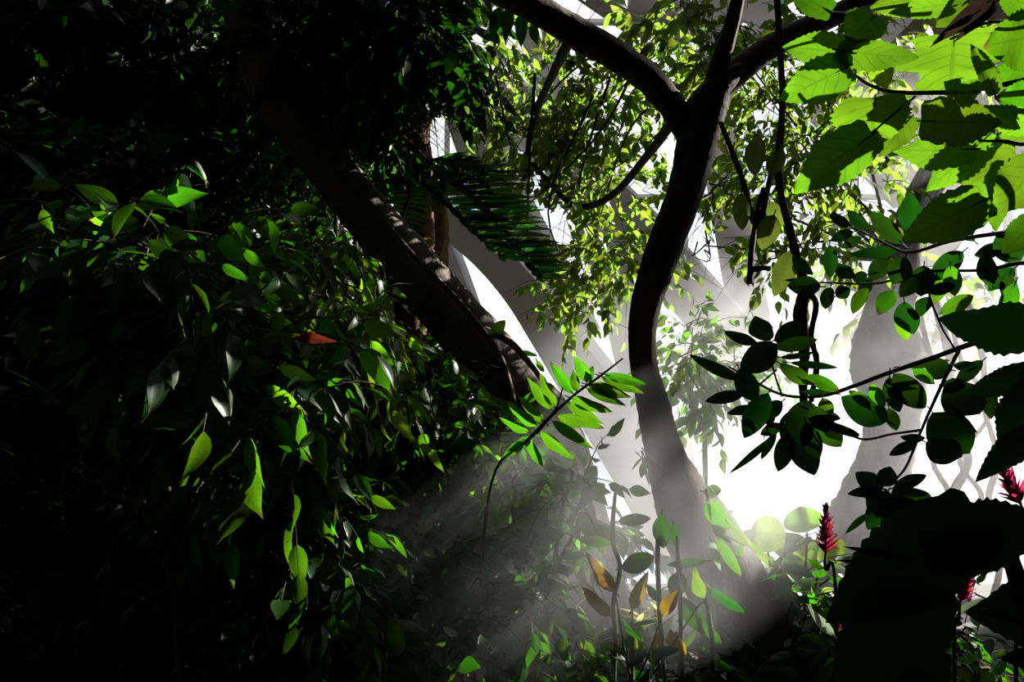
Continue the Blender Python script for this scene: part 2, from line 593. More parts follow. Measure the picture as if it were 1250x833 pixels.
lit((225, 285, 3.0, .20), (320, 352, 3.0, .24), (255, 415, 3.0, .13), (355, 465, 3.0, .22), (275, 540, 3.0, .20), (240, 620, 3.0, .13), (135, 265, 3.0, .08),
    (430, 420, 3.9, .35), (450, 480, 3.9, .2), (350, 620, 3.5, .2), (390, 690, 3.5, .28), (330, 760, 3.5, .16),
    (470, 700, 3.7, .25), (645, 720, 3.8, .3), (700, 640, 3.5, .25), (590, 590, 3.6, .13), (540, 790, 3.7, .14), (660, 800, 3.6, .12),
    (690, 495, 3.0, .28), (775, 715, 3.4, .3), (820, 740, 3.3, .25), (640, 560, 4.5, .25), (580, 640, 4.2, .2),
    (650, 170, 6, 1.1), (760, 270, 6, 1.1), (800, 100, 6, .7), (840, 440, 6.5, .9), (930, 300, 6.5, 1.0), (600, 60, 6, .5), (560, 160, 6, .4),
    (420, 170, 5, .35), (380, 230, 5.4, .4), (960, 560, 7, 1.7), (1100, 330, 7, 1.4), (1120, 520, 7, 1.5), (840, 560, 5, .8), (720, 600, 4.4, .35),
    (930, 680, 5, .7), (1150, 230, 6, .7),
    (1110, 110, 1.5, .30), (1190, 220, 1.5, .17), (1100, 20, 1.5, .14), (1000, 210, 1.5, .06), (985, 65, 1.5, .06), (1220, 40, 1.5, .10),
    (330, 230, 6.2, .4), (410, 165, 5.2, .3), (300, 290, 5.6, .3), (425, 260, 5.6, .2), (470, 140, 5.0, .15), (330, 60, 5.5, .13),
    (460, 250, 4.9, .16), (520, 330, 4.9, .18), (580, 400, 4.9, .2), (630, 470, 4.8, .25),
    (1180, 815, 3.4, .14), (380, 690, 3.4, .45), (420, 600, 3.5, .25), (345, 630, 3.4, .3),
    (600, 600, 3.5, .15), (520, 625, 3.5, .15), (650, 700, 3.5, .22), (760, 620, 3.5, .28), (560, 760, 3.5, .2), (710, 560, 3.5, .16), (690, 780, 3.5, .2), (450, 660, 3.5, .12),
    (320, 352, 2.9, .3), (355, 465, 2.9, .3), (250, 420, 2.9, .2), (225, 290, 2.9, .25), (1160, 60, 1.5, .2),
    (1235, 592, 2.2, .16), (1112, 635, 2.6, .13), (1182, 715, 2.4, .12), (600, 250, 5.3, .25), (720, 380, 6, .5), (700, 310, 6, .6), (610, 120, 6, .5),
    (1165, 370, 1.9, .06), (1110, 260, 1.9, .05), (1150, 320, 1.9, .05), (1000, 465, 2.1, .08), (1020, 545, 2.1, .05), (1075, 480, 2.1, .06), (1230, 560, 2.1, .1),
    (1008, 648, 2.6, .18))
rl = np.random.default_rng(3)
for _ in range(30):
    lit((rl.uniform(10, 330), rl.uniform(20, 280), rl.uniform(5.0, 6.2), rl.uniform(.1, .16)))
for _ in range(5):
    lit((rl.uniform(20, 230), rl.uniform(400, 800), rl.uniform(3.8, 4.6), rl.uniform(.1, .14)))
CELL = .2
a0, a1, z0, z1 = -8.3, 7.3, 0.0, HC
na, nz = int((a1 - a0) / CELL), int((z1 - z0) / CELL)
ac = a0 + (np.arange(na) + .5) * CELL
zc = z0 + (np.arange(nz) + .5) * CELL
CC = hs[None, None] * DW + tl_[None, None] * ac[:, None, None] + np.array([0, 0, 1.0]) * zc[None, :, None]
opened = np.zeros((na, nz), bool)
for px, py, d, r in LIT:
    T = P(px, py, d)
    w_ = CC - T
    al = w_ @ SUN
    dist = np.linalg.norm(w_ - al[..., None] * SUN, axis=-1)
    opened |= dist < max(r, .13)
SHADE = [(1120, 720, .98, .17), (1200, 680, .98, .15), (1040, 780, .98, .1), (1100, 800, .98, .15), (975, 545, 2.1, .10), (1165, 500, 2.1, .14), (925, 440, 2.1, .08), (920, 500, 2.1, .07), (1080, 610, 2.05, .1),
         (1180, 150, 1.5, .06), (970, 105, 1.5, .05), (1025, 185, 1.5, .05), (1150, 240, 1.5, .05), (1225, 400, 1.5, .09), (1235, 520, 1.5, .08),
         (520, 660, 3.5, .09), (590, 640, 3.5, .09), (560, 720, 3.5, .1), (760, 560, 3.7, .09), (480, 740, 3.5, .1), (610, 820, 3.5, .1),
         (850, 170, 4, .14), (835, 240, 4, .13), (808, 310, 4, .13), (788, 375, 4, .12), (785, 435, 4, .12), (760, 75, 3.9, .12), (700, 40, 3.85, .12)]
for px, py, d, r in SHADE:
    T = P(px, py, d)
    w_ = CC - T
    al = w_ @ SUN
    opened &= np.linalg.norm(w_ - al[..., None] * SUN, axis=-1) > max(r, .09)
for px, py, d, r in [(1235, 592, 2.2, .14), (1112, 635, 2.6, .13), (1182, 718, 2.4, .11), (1235, 685, 2.4, .1), (1008, 650, 2.6, .14), (1165, 85, 1.5, .11), (1068, 150, 1.5, .11), (1130, 186, 1.5, .09), (1212, 245, 1.5, .09),
                     (1050, 30, 1.5, .1), (1150, 275, 1.5, .09), (1000, 205, 1.5, .09), (1230, 130, 1.5, .09)]:
    w_ = CC - P(px, py, d)
    al = w_ @ SUN
    opened |= np.linalg.norm(w_ - al[..., None] * SUN, axis=-1) < r
mb = MB()
th = hs * .12
for i in range(na):
    j = 0
    while j < nz:
        if opened[i, j]:
            j += 1
            continue
        k = j
        while k < nz and not opened[i, k]:
            k += 1
        A = hs * DW + tl_ * (a0 + i * CELL)
        B = hs * DW + tl_ * (a0 + (i + 1) * CELL)
        zl, zh = np.array([0, 0, z0 + j * CELL]), np.array([0, 0, z0 + k * CELL])
        v = [A + zl, B + zl, B + zl + th, A + zl + th, A + zh, B + zh, B + zh + th, A + zh + th]
        mb.add(v, [(0, 3, 2, 1), (4, 5, 6, 7), (0, 1, 5, 4), (1, 2, 6, 5), (2, 3, 7, 6), (3, 0, 4, 7)])
        j = k
struct('sun_shaping_screen', mb, M['concrete'])


# concrete ribs of the glasshouse: box beams along bent lines
def rib(n, pts, dep_t=.5, mat='concrete'):
    """pts: (px,py,width_px,depth): box section; the face toward the room is flat, sides run back"""
    mb = MB()
    pp, rr = path_px(pts)
    c = catmull(np.column_stack([pp, rr]), 8)
    p, r = c[:, :3], c[:, 3]
    tg = nrm(np.gradient(p, axis=0))
    back = np.array([0.22, 1.0, .12])
    sd = nrm(np.cross(tg, back))
    bk = nrm(np.cross(sd, tg))
    bk = np.where((bk[:, 1:2] < 0), -bk, bk)
    r = r[:, None]
    q = .10
    prof = [(-1, .12), (-.86, 0), (.86, 0), (1, .12), (1, 1), (-1, 1)]
    v = np.stack([p + sd * r * a + bk * dep_t * b for a, b in prof], 1)
    n_ = len(p)
    k = len(prof)
    idx = np.arange(n_ * k).reshape(n_, k)
    nx = np.roll(idx, -1, 1)
    mb.add(v.reshape(-1, 3), np.stack([idx[:-1], nx[:-1], nx[1:], idx[1:]], -1).reshape(-1, 4))
    for e in (0, n_ - 1):
        mb.add(v[e], [(0, 1, 2, 3), (0, 3, 4, 5)])
    return struct('trim_%d' % n, mb, M[mat])


rib(1, [(490, 232, 38, 11), (540, 266, 42, 11), (590, 304, 46, 11), (634, 352, 50, 11), (672, 405, 58, 11), (708, 458, 66, 11), (765, 540, 80, 11), (830, 640, 95, 11), (900, 760, 110, 11)], .7)
rib(2, [(540, 60, 56, 11.6), (574, 150, 58, 11.6), (605, 235, 62, 11.6), (660, 340, 64, 11.6), (700, 420, 64, 11.6)], .6)
rib(3, [(600, 100, 62, 12.2), (680, 185, 62, 12.2), (780, 285, 66, 12.2), (870, 385, 66, 12.2), (960, 480, 66, 12.2)], .8)
rib(4, [(630, -60, 44, 12.8), (662, 60, 44, 12.8), (700, 190, 46, 12.8), (735, 300, 46, 12.8), (775, 450, 46, 12.8), (800, 620, 46, 12.8)], .4)
rib(5, [(850, 60, 44, 12.4), (880, 190, 46, 12.4), (905, 330, 48, 12.4), (930, 470, 50, 12.4)], .5)
rib(6, [(1180, 250, 50, 12), (1100, 350, 50, 12), (1030, 445, 50, 12), (930, 560, 50, 12)], .5)
rib(7, [(500, 215, 34, 12.9), (543, 318, 34, 12.9), (573, 400, 34, 12.9), (610, 500, 36, 12.9)], .3)
# solid roof panels overhead
mb = MB()


def slab(n, corners, d0, thick=.3):
    mb = MB()
    q = np.array([P(a, b, d) for a, b, d in corners])
    up = np.array([0, .25, 1.0]) * thick
    mb.add(np.vstack([q, q + up]), [(0, 1, 2, 3), (7, 6, 5, 4), (0, 4, 5, 1), (1, 5, 6, 2), (2, 6, 7, 3), (3, 7, 4, 0)])
    struct('trim_%d' % n, mb, M['concrete'])


slab(8, [(690, -10, 12), (770, 45, 12), (930, 60, 12), (990, -40, 10)], 12)
slab(9, [(990, 150, 11), (1090, 255, 11), (1258, 220, 11), (1258, -120, 9)], 11)
mb = MB()
for x in bays:
    box(mb, (x - .04, 14.0, 0), (x + .04, 14.16, HC))
for z in (2.4, 5.7, 8.4, 11.2):
    box(mb, (-2.5, 14.03, z - .03), (9.2, 14.15, z + .03))
struct('trim_10', mb, M['concrete'])

# ================================================================== TREES
# --- forked tree in the centre
g = ground(1060, 4.0)
ft = thing('forked_tree', 'dark forked tree with a leaning trunk rising in the mist, centre right', 'tree', g)
tr = [(905, 82, 14, 4.03), (880, 104, 34, 4.0), (862, 132, 50, 4.0), (851, 172, 50, 4.0), (836, 235, 44, 4.0), (806, 315, 43, 4.0), (786, 385, 36, 4.0), (785, 440, 34, 4.0), (797, 495, 40, 4.0), (813, 560, 50, 4.0),
      (838, 620, 76, 4.0), (872, 690, 94, 4.0), (930, 785, 112, 4.0), (1000, 890, 125, 4.0)]
pp, rr = path_px(tr)
pp = np.vstack([pp, g + [0, 0, .35], g + [.05, 0, -.05]])
rr = np.append(rr, [.22, .30])
limb_w(ft, 'trunk', pp, rr, M['bark'], 18, .035, 10)
limb(ft, 'limb', [(852, 190, 40, 4.0), (842, 162, 37, 4.0), (818, 127, 34, 3.98), (790, 95, 36, 3.95), (755, 70, 37, 3.9), (712, 45, 38, 3.85), (665, 17, 36, 3.8), (605, -14, 34, 3.7), (520, -60, 30, 3.6)], M['bark'], 14)
limb(ft, 'limb', [(860, 150, 34, 4.0), (872, 100, 26, 4.0), (884, 60, 22, 4.0), (896, 18, 18, 4.0), (908, -40, 15, 4.0)], M['bark'], 12)
limb(ft, 'limb', [(858, 150, 44, 4.0), (882, 105, 36, 4.05), (920, 72, 32, 4.1), (968, 42, 29, 4.2), (1020, 18, 26, 4.3), (1100, -20, 22, 4.4)], M['bark'], 12)
limb(ft, 'broken_stub', [(806, 520, 20, 3.99), (813, 500, 15, 3.97), (812, 484, 3, 3.96)], M['bark_grey'], 8)
limb(ft, 'limb', [(820, 150, 14, 4.1), (790, 190, 11, 4.6), (745, 240, 9, 5.2), (700, 250, 7, 5.6), (650, 200, 6, 5.8)], M['twig'], 8)
limb(ft, 'limb', [(700, 40, 16, 3.85), (670, 100, 10, 4.8), (650, 150, 8, 5.6), (640, 220, 6, 5.9)], M['twig'], 8)
tw, fo = MB(), MB()
CAN = [  # px,py,d,rx,ry,rd,n
    (600, 60, 5.8, 40, 55, .5, 34), (585, 130, 6.0, 40, 45, .5, 30), (660, 110, 5.8, 55, 55, .6, 60), (700, 70, 5.6, 50, 40, .5, 40),
    (650, 180, 6.0, 60, 45, .6, 60), (720, 170, 6.0, 60, 50, .6, 70), (770, 130, 5.8, 45, 50, .6, 60), (690, 240, 6.0, 50, 35, .6, 50),
    (760, 240, 6.0, 40, 45, .5, 40), (735, 310, 6.0, 42, 45, .5, 56), (690, 360, 6.0, 32, 28, .4, 26), (775, 330, 6.1, 28, 40, .4, 26), (730, 375, 6.0, 28, 22, .4, 16),
    (800, 60, 5.6, 50, 45, .6, 66), (840, 40, 5.4, 45, 40, .6, 50), (620, 20, 5.4, 40, 20, .4, 22)]
for a, b, d, rx, ry, rd, n in CAN:
    c = P(a, b, d)
    sprays(tw, fo, c, np.array([rx * d / F, rd, ry * d / F]) * .85, int(n * .62), 9, .092, .52, 'drip', .32, rows=5, hang=.9, droop=.2, flat=.35)
for i in range(11):
    a = P(rng.uniform(590, 850), rng.uniform(20, 120), 5.2)
    b = P(rng.uniform(610, 830), rng.uniform(150, 380), 6)
    tube(tw, [a, (a + b) / 2 + rng.normal(0, .15, 3), b], [.009, .006, .003], 5, 6)
tw.build('branches', M['twig'], ft)
fo.build('foliage', M['canopy'], ft)

# --- canopy behind the fork, right
t = bush('small_leaved_tree', 'pale small leaved tree behind the fork, above the hanging vine', 'tree', (1060, 6.5),
         [(900, 60, 5.3, 60, 55, .6, 46), (940, 120, 5.5, 55, 45, .6, 34), (870, 230, 5.5, 35, 55, .5, 26), (940, 210, 5.5, 50, 40, .5, 32), (960, 300, 5.6, 60, 40, .5, 26),
          (860, 300, 5.5, 25, 25, .4, 14), (990, 170, 5.3, 40, 50, .5, 36), (1010, 60, 5.2, 50, 50, .6, 50), (1040, 235, 5.5, 40, 40, .4, 26)],
         .085, .52, 'drip', 'canopy', lpt=9, tl=.32, stem_r=.018, hang=.9, rows=5, flat=.35, stem_top=P(1090, 320, 6.4))
t = bush('pale_sapling', 'pale green sapling in the mist just right of the leaning trunk', 'tree', (840, 6.0),
         [(835, 445, 6.0, 42, 28, .4, 34), (900, 450, 6.2, 34, 26, .4, 22), (870, 490, 6.0, 30, 18, .3, 12), (845, 400, 6.3, 20, 25, .3, 8)],
         .10, .5, 'drip', 'lime', lpt=8, tl=.3, stem_r=.018, hang=.8, rows=5, flat=.35, stem_top=P(860, 520, 6.1))

# --- leaning tree on the left
g = ground(760, 5.0)
lt = thing('leaning_tree', 'thick bare trunk leaning to the left across the dark canopy', 'tree', g)
tr = [(280, -60, 56, 5.3), (300, 10, 58, 5.2), (322, 80, 60, 5.2), (352, 138, 60, 5.1), (400, 200, 58, 5.1), (448, 262, 60, 5.0), (498, 320, 66, 5.0), (548, 380, 70, 5.0), (592, 432, 76, 5.0),
      (630, 490, 92, 5.0), (665, 560, 110, 5.0)]
pp, rr = path_px(tr)
pp = np.vstack([pp, g + [-.12, 0, .5], g + [0, 0, -.05]])
rr = np.append(rr, [.27, .34])
limb_w(lt, 'trunk', pp, rr, M['bark_grey'], 18, .04, 10)
limb(lt, 'limb', [(345, 130, 18, 5.1), (318, 168, 13, 5.2), (290, 196, 9, 5.3), (255, 225, 6, 5.4)], M['bark'], 8)
limb(lt, 'limb', [(305, 20, 30, 5.2), (360, -30, 24, 5.2), (440, -60, 18, 5.2)], M['bark'], 8)
limb(lt, 'strangler_root', [(470, 270, 5, 4.82), (505, 312, 6, 4.8), (545, 352, 7, 4.8), (585, 398, 8, 4.8), (612, 440, 9, 4.8), (628, 495, 9, 4.8)], M['bark_grey'], 6)
limb(lt, 'strangler_root', [(592, 402, 8, 4.85), (622, 418, 9, 4.8), (645, 442, 8, 4.8), (664, 470, 6, 4.8), (672, 500, 5, 4.8)], M['bark_grey'], 6)
tw, fo = MB(), MB()
for a, b, d, rx, ry, rd, n in [(400, 40, 5.2, 70, 60, .6, 150), (470, 30, 5.2, 60, 50, .6, 110), (465, 110, 5.3, 50, 45, .5, 100), (420, 120, 5.6, 55, 60, .5, 110), (520, 75, 5.0, 32, 40, .4, 40),
                               (440, 190, 5.8, 40, 40, .4, 50), (345, 60, 5.8, 40, 70, .4, 80), (520, 20, 5.0, 36, 30, .4, 50)]:
    sprays(tw, fo, P(a, b, d), np.array([rx * d / F, rd, ry * d / F]) * .85, n, 9, .12, .5, 'drip', .35, rows=5, hang=.9, flat=.4)
tw.build('branches', M['twig'], lt)
fo.build('foliage', M['deep'], lt)

# --- a single paddle leaf growing on the leaning trunk
e = thing('perching_plant', 'small plant with one upright oval leaf on the leaning trunk', 'plant', P(598, 412, 4.8))
hero(e, [(598, 412, 617, 391, 15, dict(m='lime', roll=.2, dz=0)), (655, 440, 664, 455, 7, dict(m='lime')), (636, 428, 656, 436, 6, dict(m='lime'))], 4.8, 'lime', jd=.0)

# --- reddish trunk behind with forked top
g = ground(520, 6.2)
rt = thing('red_barked_tree', 'reddish brown trunk forking at the top edge behind the palm', 'tree', g)
pp, rr = path_px([(548, -40, 26, 5.8), (546, 10, 28, 5.8), (541, 60, 34, 5.8), (524, 110, 34, 5.8), (508, 160, 34, 5.8), (514, 210, 36, 5.85), (525, 255, 40, 5.9), (524, 320, 46, 5.9), (500, 420, 50, 6.0)])
pp = np.vstack([pp, g + [0, 0, .2], g + [0, 0, -.05]])
rr = np.append(rr, [.13, .18])
limb_w(rt, 'trunk', pp, rr, M['bark_red'], 14, .07, 8)
limb(rt, 'limb', [(543, 62, 24, 5.8), (562, 38, 18, 5.8), (590, 12, 15, 5.8), (625, -30, 13, 5.8)], M['bark_red'], 10)
hero(rt, [(568, 98, 548, 80, 16), (570, 122, 545, 98, 22), (595, 84, 562, 80, 11), (575, 118, 552, 130, 14), (520, 90, 545, 75, 20), (556, 62, 545, 92, 20), (610, 10, 598, 48, 18), (622, 8, 616, 52, 16), (640, 15, 634, 58, 18),
          (608, 25, 590, 12, 12), (650, 30, 655, 55, 14)], 4.6, 'deep', 'lance', jd=.1)
for k in range(7):
    y = 30 + k * 11
    mbk = MB()
    a = P(548, y, 5.7)
    leaves(mbk, a, P(570 + (k % 3) * 6, y + 8, 5.6) - a, [0, -.3, 1], .16, .02, 'strap', rows=8, cols=3, droop=.3)
    mbk.build('leaf', M['deep'], rt)

# --- cycad like palm with feathered fronds
g = ground(470, 5.6)
pt = thing('feather_palm', 'dark palm with a comb like frond spreading right before white ribs', 'palm', g)
pp, rr = path_px([(505, 235, 40, 5.6), (508, 290, 44, 5.6), (500, 380, 46, 5.6)])
pp = np.vstack([pp, g + [0, 0, .2], g + [0, 0, -.04]])
rr = np.append(rr, [.12, .15])
limb_w(pt, 'trunk', pp, rr, M['bark_red'], 12, .09, 8)


def frond(parent, rach, nl, len_px, d, dirs, lw=9, mat='frond', shrink=.5):
    mb = MB()
    pp = catmull(np.array([P(a, b, dd) for a, b, dd in rach]), 10)
    tube(mb, pp[::4] if len(pp) > 12 else pp, np.linspace(.014, .004, len(pp[::4] if len(pp) > 12 else pp)), 6, 4)
    for s, dv in enumerate(dirs):
        i = np.linspace(1, len(pp) - 1, nl).astype(int)
        o = pp[i]
        t = np.linspace(0, 1, nl)
        dv0, dv1 = np.array(dv[0], float), np.array(dv[1], float)
        dd_ = dv0[None] * (1 - t[:, None]) + dv1[None] * t[:, None] + rng.normal(0, .035, (nl, 3))
        L = len_px * dv[2] * d / F * (1 - shrink * t) * np.where(t < .12, .75, 1) * rng.uniform(.93, 1.05, nl)
        leaves(mb, o, dd_, np.tile([.15, -.75, .6], (nl, 1)) + rng.normal(0, .12, (nl, 3)), L, lw * d / F, 'lance', rows=9, cols=3, droop=.04, fold=.35)
    return mb.build('frond', M[mat], parent)


frond(pt, [(515, 205, 5.6), (550, 222, 5.4), (590, 258, 5.3), (625, 300, 5.2), (655, 338, 5.2)], 26, 110, 5.3, [((.98, -.1, .12), (.99, -.05, -.02), 1.0), ((.75, .1, -.45), (.75, 0, -.6), .30)], 15, shrink=.62)
frond(pt, [(505, 215, 5.5), (540, 245, 5.3), (575, 280, 5.2), (610, 312, 5.1)], 20, 90, 5.2, [((.96, -.1, .05), (.97, -.05, -.16), 1.0), ((.6, .1, -.5), (.6, 0, -.65), .25)], 14)
frond(pt, [(505, 215, 5.6), (530, 195, 5.5), (560, 200, 5.4), (585, 218, 5.3)], 16, 50, 5.4, [((.8, -.1, .15), (.9, -.05, .1), 1.0), ((.5, .1, -.5), (.6, 0, -.65), .9)], 9)
frond(pt, [(505, 215, 5.6), (480, 190, 5.4), (455, 200, 5.2), (440, 230, 5.0)], 18, 50, 5.3, [((-.2, -.1, .6), (-.8, -.05, .1), 1.0), ((.1, .1, -.9), (-.6, 0, -.8), 1)], 9)
frond(pt, [(500, 220, 5.5), (500, 240, 5.3), (490, 270, 5.1), (480, 300, 5.0)], 18, 45, 5.2, [((.9, -.1, .1), (.8, -.05, -.5), 1.0), ((-.9, .1, .1), (-.8, 0, -.5), 1)], 9)

# --- hazy tree on the right with aerial roots
g = ground(1040, 6.0)
gt = thing('misty_tree', 'pale grey tree trunk fading into bright mist on the right', 'tree', g)
pp, rr = path_px([(1150, 170, 14, 6.0), (1115, 250, 30, 6.0), (1096, 320, 52, 6.0), (1085, 380, 60, 6.0), (1082, 420, 84, 6.0), (1085, 452, 92, 6.0), (1090, 500, 66, 6.0), (1080, 560, 66, 6.0), (1060, 610, 72, 6.0), (1042, 660, 84, 6.0), (1030, 740, 100, 6.0)])
pp = np.vstack([pp, g + [0, 0, .3], g + [0, 0, -.05]])
rr = np.append(rr, [.32, .4])
limb_w(gt, 'trunk', pp, rr, M['bark'], 18, .05, 8)
for x, w_, k in ((1150, 7, 18), (1172, 11, -16), (1186, 6, 24), (1212, 8, -10)):
    limb(gt, 'aerial_root', [(x - 30, 370, w_, 5.9), (x - 12, 440, w_, 5.9), (x + k, 500, w_ * .8, 5.85), (x - k * .6, 560, w_, 5.85), (x + k * .5, 610, w_ * 1.1, 5.85), (x - k, 670, w_, 5.85), (x, 740, w_ * 1.3, 5.85)], M['bark'], 7, .15)
limb(gt, 'limb', [(1098, 300, 24, 6.0), (1150, 220, 18, 5.95), (1220, 160, 14, 5.85)], M['bark'], 8)
tw, fo = MB(), MB()
for a, b, d, rx, ry, rd, n in [(1040, 300, 6.8, 40, 35, .4, 22), (1100, 360, 6.6, 50, 30, .4, 22), (1130, 120, 6.6, 70, 60, .5, 40), (1230, 340, 6.5, 40, 40, .4, 14)]:
    sprays(tw, fo, P(a, b, d), np.array([rx * d / F, rd, ry * d / F]), n, 7, .13, .5, 'drip', .35, rows=6, hang=.8)
tw.build('branches', M['twig'], gt)
fo.build('foliage', M['canopy'], gt)

# --- hanging woody vine
v0 = P(930, -30, 3.2)
hv = thing('hanging_vine', 'knotted woody vine hanging between the fork and glossy branch', 'vine', P(985, 500, 3.2))
limb(hv, 'stem', [(880, 150, 6, 3.3), (905, 215, 7, 3.3), (925, 275, 8, 3.3), (945, 190, 5, 3.3)], M['bark'], 8)
limb(hv, 'stem', [(947, -30, 8, 3.2), (955, 120, 8, 3.2), (950, 215, 9, 3.2), (968, 295, 10, 3.2), (981, 350, 14, 3.2), (977, 385, 18, 3.2), (982, 430, 13, 3.2), (980, 470, 11, 3.2), (983, 505, 7, 3.2), (986, 530, 3, 3.2)], M['bark_red'], 9, .16)
limb(hv, 'stem', [(985, 355, 8, 3.15), (996, 372, 7, 3.12), (990, 410, 7, 3.1), (997, 445, 7, 3.12), (990, 490, 6, 3.15)], M['bark'], 7, .15)
limb(hv, 'stem', [(915, 345, 8, 3.3), (918, 300, 7, 3.3), (925, 255, 6, 3.3), (932, 230, 6, 3.3)], M['bark'], 7, .15)
limb(hv, 'stem', [(915, 330, 9, 3.3), (930, 327, 8, 3.3), (940, 328, 7, 3.3)], M['bark'], 7, .2)
hero(hv, [(968, 305, 945, 362, 26), (945, 262, 930, 305, 26), (905, 235, 905, 282, 22), (925, 165, 920, 215, 24), (940, 215, 955, 180, 20), (975, 200, 965, 175, 9), (935, 245, 960, 275, 18), (972, 310, 988, 335, 14), (890, 190, 875, 170, 8)], 3.25, 'olive', 'oval')

# ================================================================== NEAR PLANTS, RIGHT
# --- mallow like plant with broad toothed leaves
g = ground(1420, 1.5)
mp = thing('broad_leaved_mallow', 'overhanging shrub with broad toothed heart shaped leaves glowing lime at top right', 'shrub', g)
limb_w(mp, 'stem', [g + [0, 0, -.03], P(1400, 500, 1.55), P(1370, 250, 1.55), P(1350, 0, 1.5)], [.022, .018, .014, .01], M['twig'], 10)
limb(mp, 'branch', [(1370, 70, 9, 1.55), (1250, 98, 7, 1.53), (1180, 111, 6, 1.52), (1100, 113, 5, 1.52), (1062, 104, 4, 1.52), (1032, 82, 3, 1.52)], M['twig'], 8)
limb(mp, 'branch', [(1360, 10, 7, 1.5), (1250, 26, 5, 1.5), (1205, 28, 4, 1.5), (1160, 48, 3, 1.5)], M['twig'], 8)
limb(mp, 'branch', [(1380, 360, 9, 1.55), (1290, 200, 6, 1.5), (1240, 175, 5, 1.5), (1195, 172, 3, 1.5)], M['twig'], 8)
limb(mp, 'branch', [(1395, 470, 9, 1.55), (1300, 420, 7, 1.5), (1255, 400, 5, 1.5)], M['twig'], 8)
limb(mp, 'branch', [(1117, 118, 3, 1.5), (1090, 140, 3, 1.48), (1056, 170, 2.5, 1.46)], M['twig'], 6)
limb(mp, 'branch', [(960, -20, 3, 1.6), (978, 15, 3, 1.6), (995, 10, 3, 1.6), (1030, 16, 3, 1.6), (1080, 4, 4, 1.55), (1200, -20, 5, 1.55)], M['twig'], 6)
hero(mp, [
    (1034, 64, 955, 56, 46), (1030, 84, 952, 122, 56), (1036, 84, 1003, 92, 36), (1030, 62, 1126, 76, 34), (1066, 22, 1034, 50, 42), (1073, 78, 1082, 108, 30, dict(m='lime')), (1068, 124, 1063, 182, 92, dict(k='cord', roll=.1)),
    (1057, 170, 968, 232, 66), (1110, 146, 1074, 190, 32), (1165, 48, 1158, 120, 100, dict(k='lobe', roll=.1, dz=.0)), (1192, 112, 1153, 102, 30), (1132, 148, 1224, 150, 64), (1184, 182, 1090, 186, 42),
    (1204, 168, 1132, 234, 50), (1212, 184, 1196, 272, 62), (1230, 204, 1212, 280, 42), (1198, 246, 1102, 294, 62), (1266, 204, 1216, 258, 58), (1134, -6, 1062, 10, 40), (1164, 4, 1085, 16, 28),
    (1178, 4, 1146, 32, 28), (1266, 44, 1202, 56, 66, dict(m='green')), (1212, 110, 1188, 50, 24, dict(roll=.9)), (1268, 86, 1212, 86, 40, dict(m='green')), (1268, 122, 1214, 120, 44, dict(m='green')), (1258, 152, 1192, 134, 36),
    (1232, 160, 1226, 134, 13), (1264, 156, 1218, 170, 34), (1266, 398, 1148, 396, 62, dict(m='deep')), (1250, 455, 1182, 482, 36, dict(m='deep')), (1264, 478, 1220, 545, 62, dict(m='deep')), (1264, 528, 1192, 582, 34, dict(m='deep')),
    (1262, 10, 1215, -12, 40, dict(m='green')), (1010, 12, 960, -14, 34, dict(m='green')), (1262, 270, 1225, 310, 40, dict(m='green')),
], 1.5, 'mallow', 'serr', jd=.07, wave=.035)
hero(mp, [(1222, -6, 1140, 52, 26, dict(name='dry_leaf', k='lance', d=1.42)), (1212, -2, 1150, 40, 20, dict(name='dry_leaf', k='lance', d=1.42)), (1220, 0, 1165, 48, 18, dict(name='dry_leaf', k='lance', d=1.4)), (1205, 8, 1138, 54, 10, dict(name='dry_leaf', k='lance', d=1.4))], 1.42, 'dry')

# --- glossy leaved branch, upper
g = ground(1390, 1.95)
ga = thing('upper_glossy_branch_shrub', 'shrub reaching left with glossy oval leaves below the mallow', 'shrub', g)
limb_w(ga, 'stem', [g + [0, 0, -.03], P(1390, 650, 1.95), P(1345, 400, 1.95), P(1320, 270, 1.95)], [.02, .017, .013, .008], M['twig'], 8)
limb(ga, 'branch', [(1330, 300, 8, 1.95), (1250, 284, 6, 1.93), (1167, 293, 5, 1.92), (1112, 308, 4, 1.92), (1080, 297, 3, 1.92), (1038, 276, 2, 1.92)], M['twig'], 8)
limb(ga, 'branch', [(1335, 350, 8, 1.95), (1260, 322, 6, 1.9), (1200, 330, 4, 1.9), (1130, 332, 4, 1.9), (1070, 346, 3, 1.92), (1000, 345, 2, 1.95)], M['twig'], 8)
limb(ga, 'branch', [(1128, 330, 4, 1.9), (1135, 362, 3, 1.9), (1150, 400, 3, 1.9), (1165, 425, 3, 1.9)], M['twig'], 6)
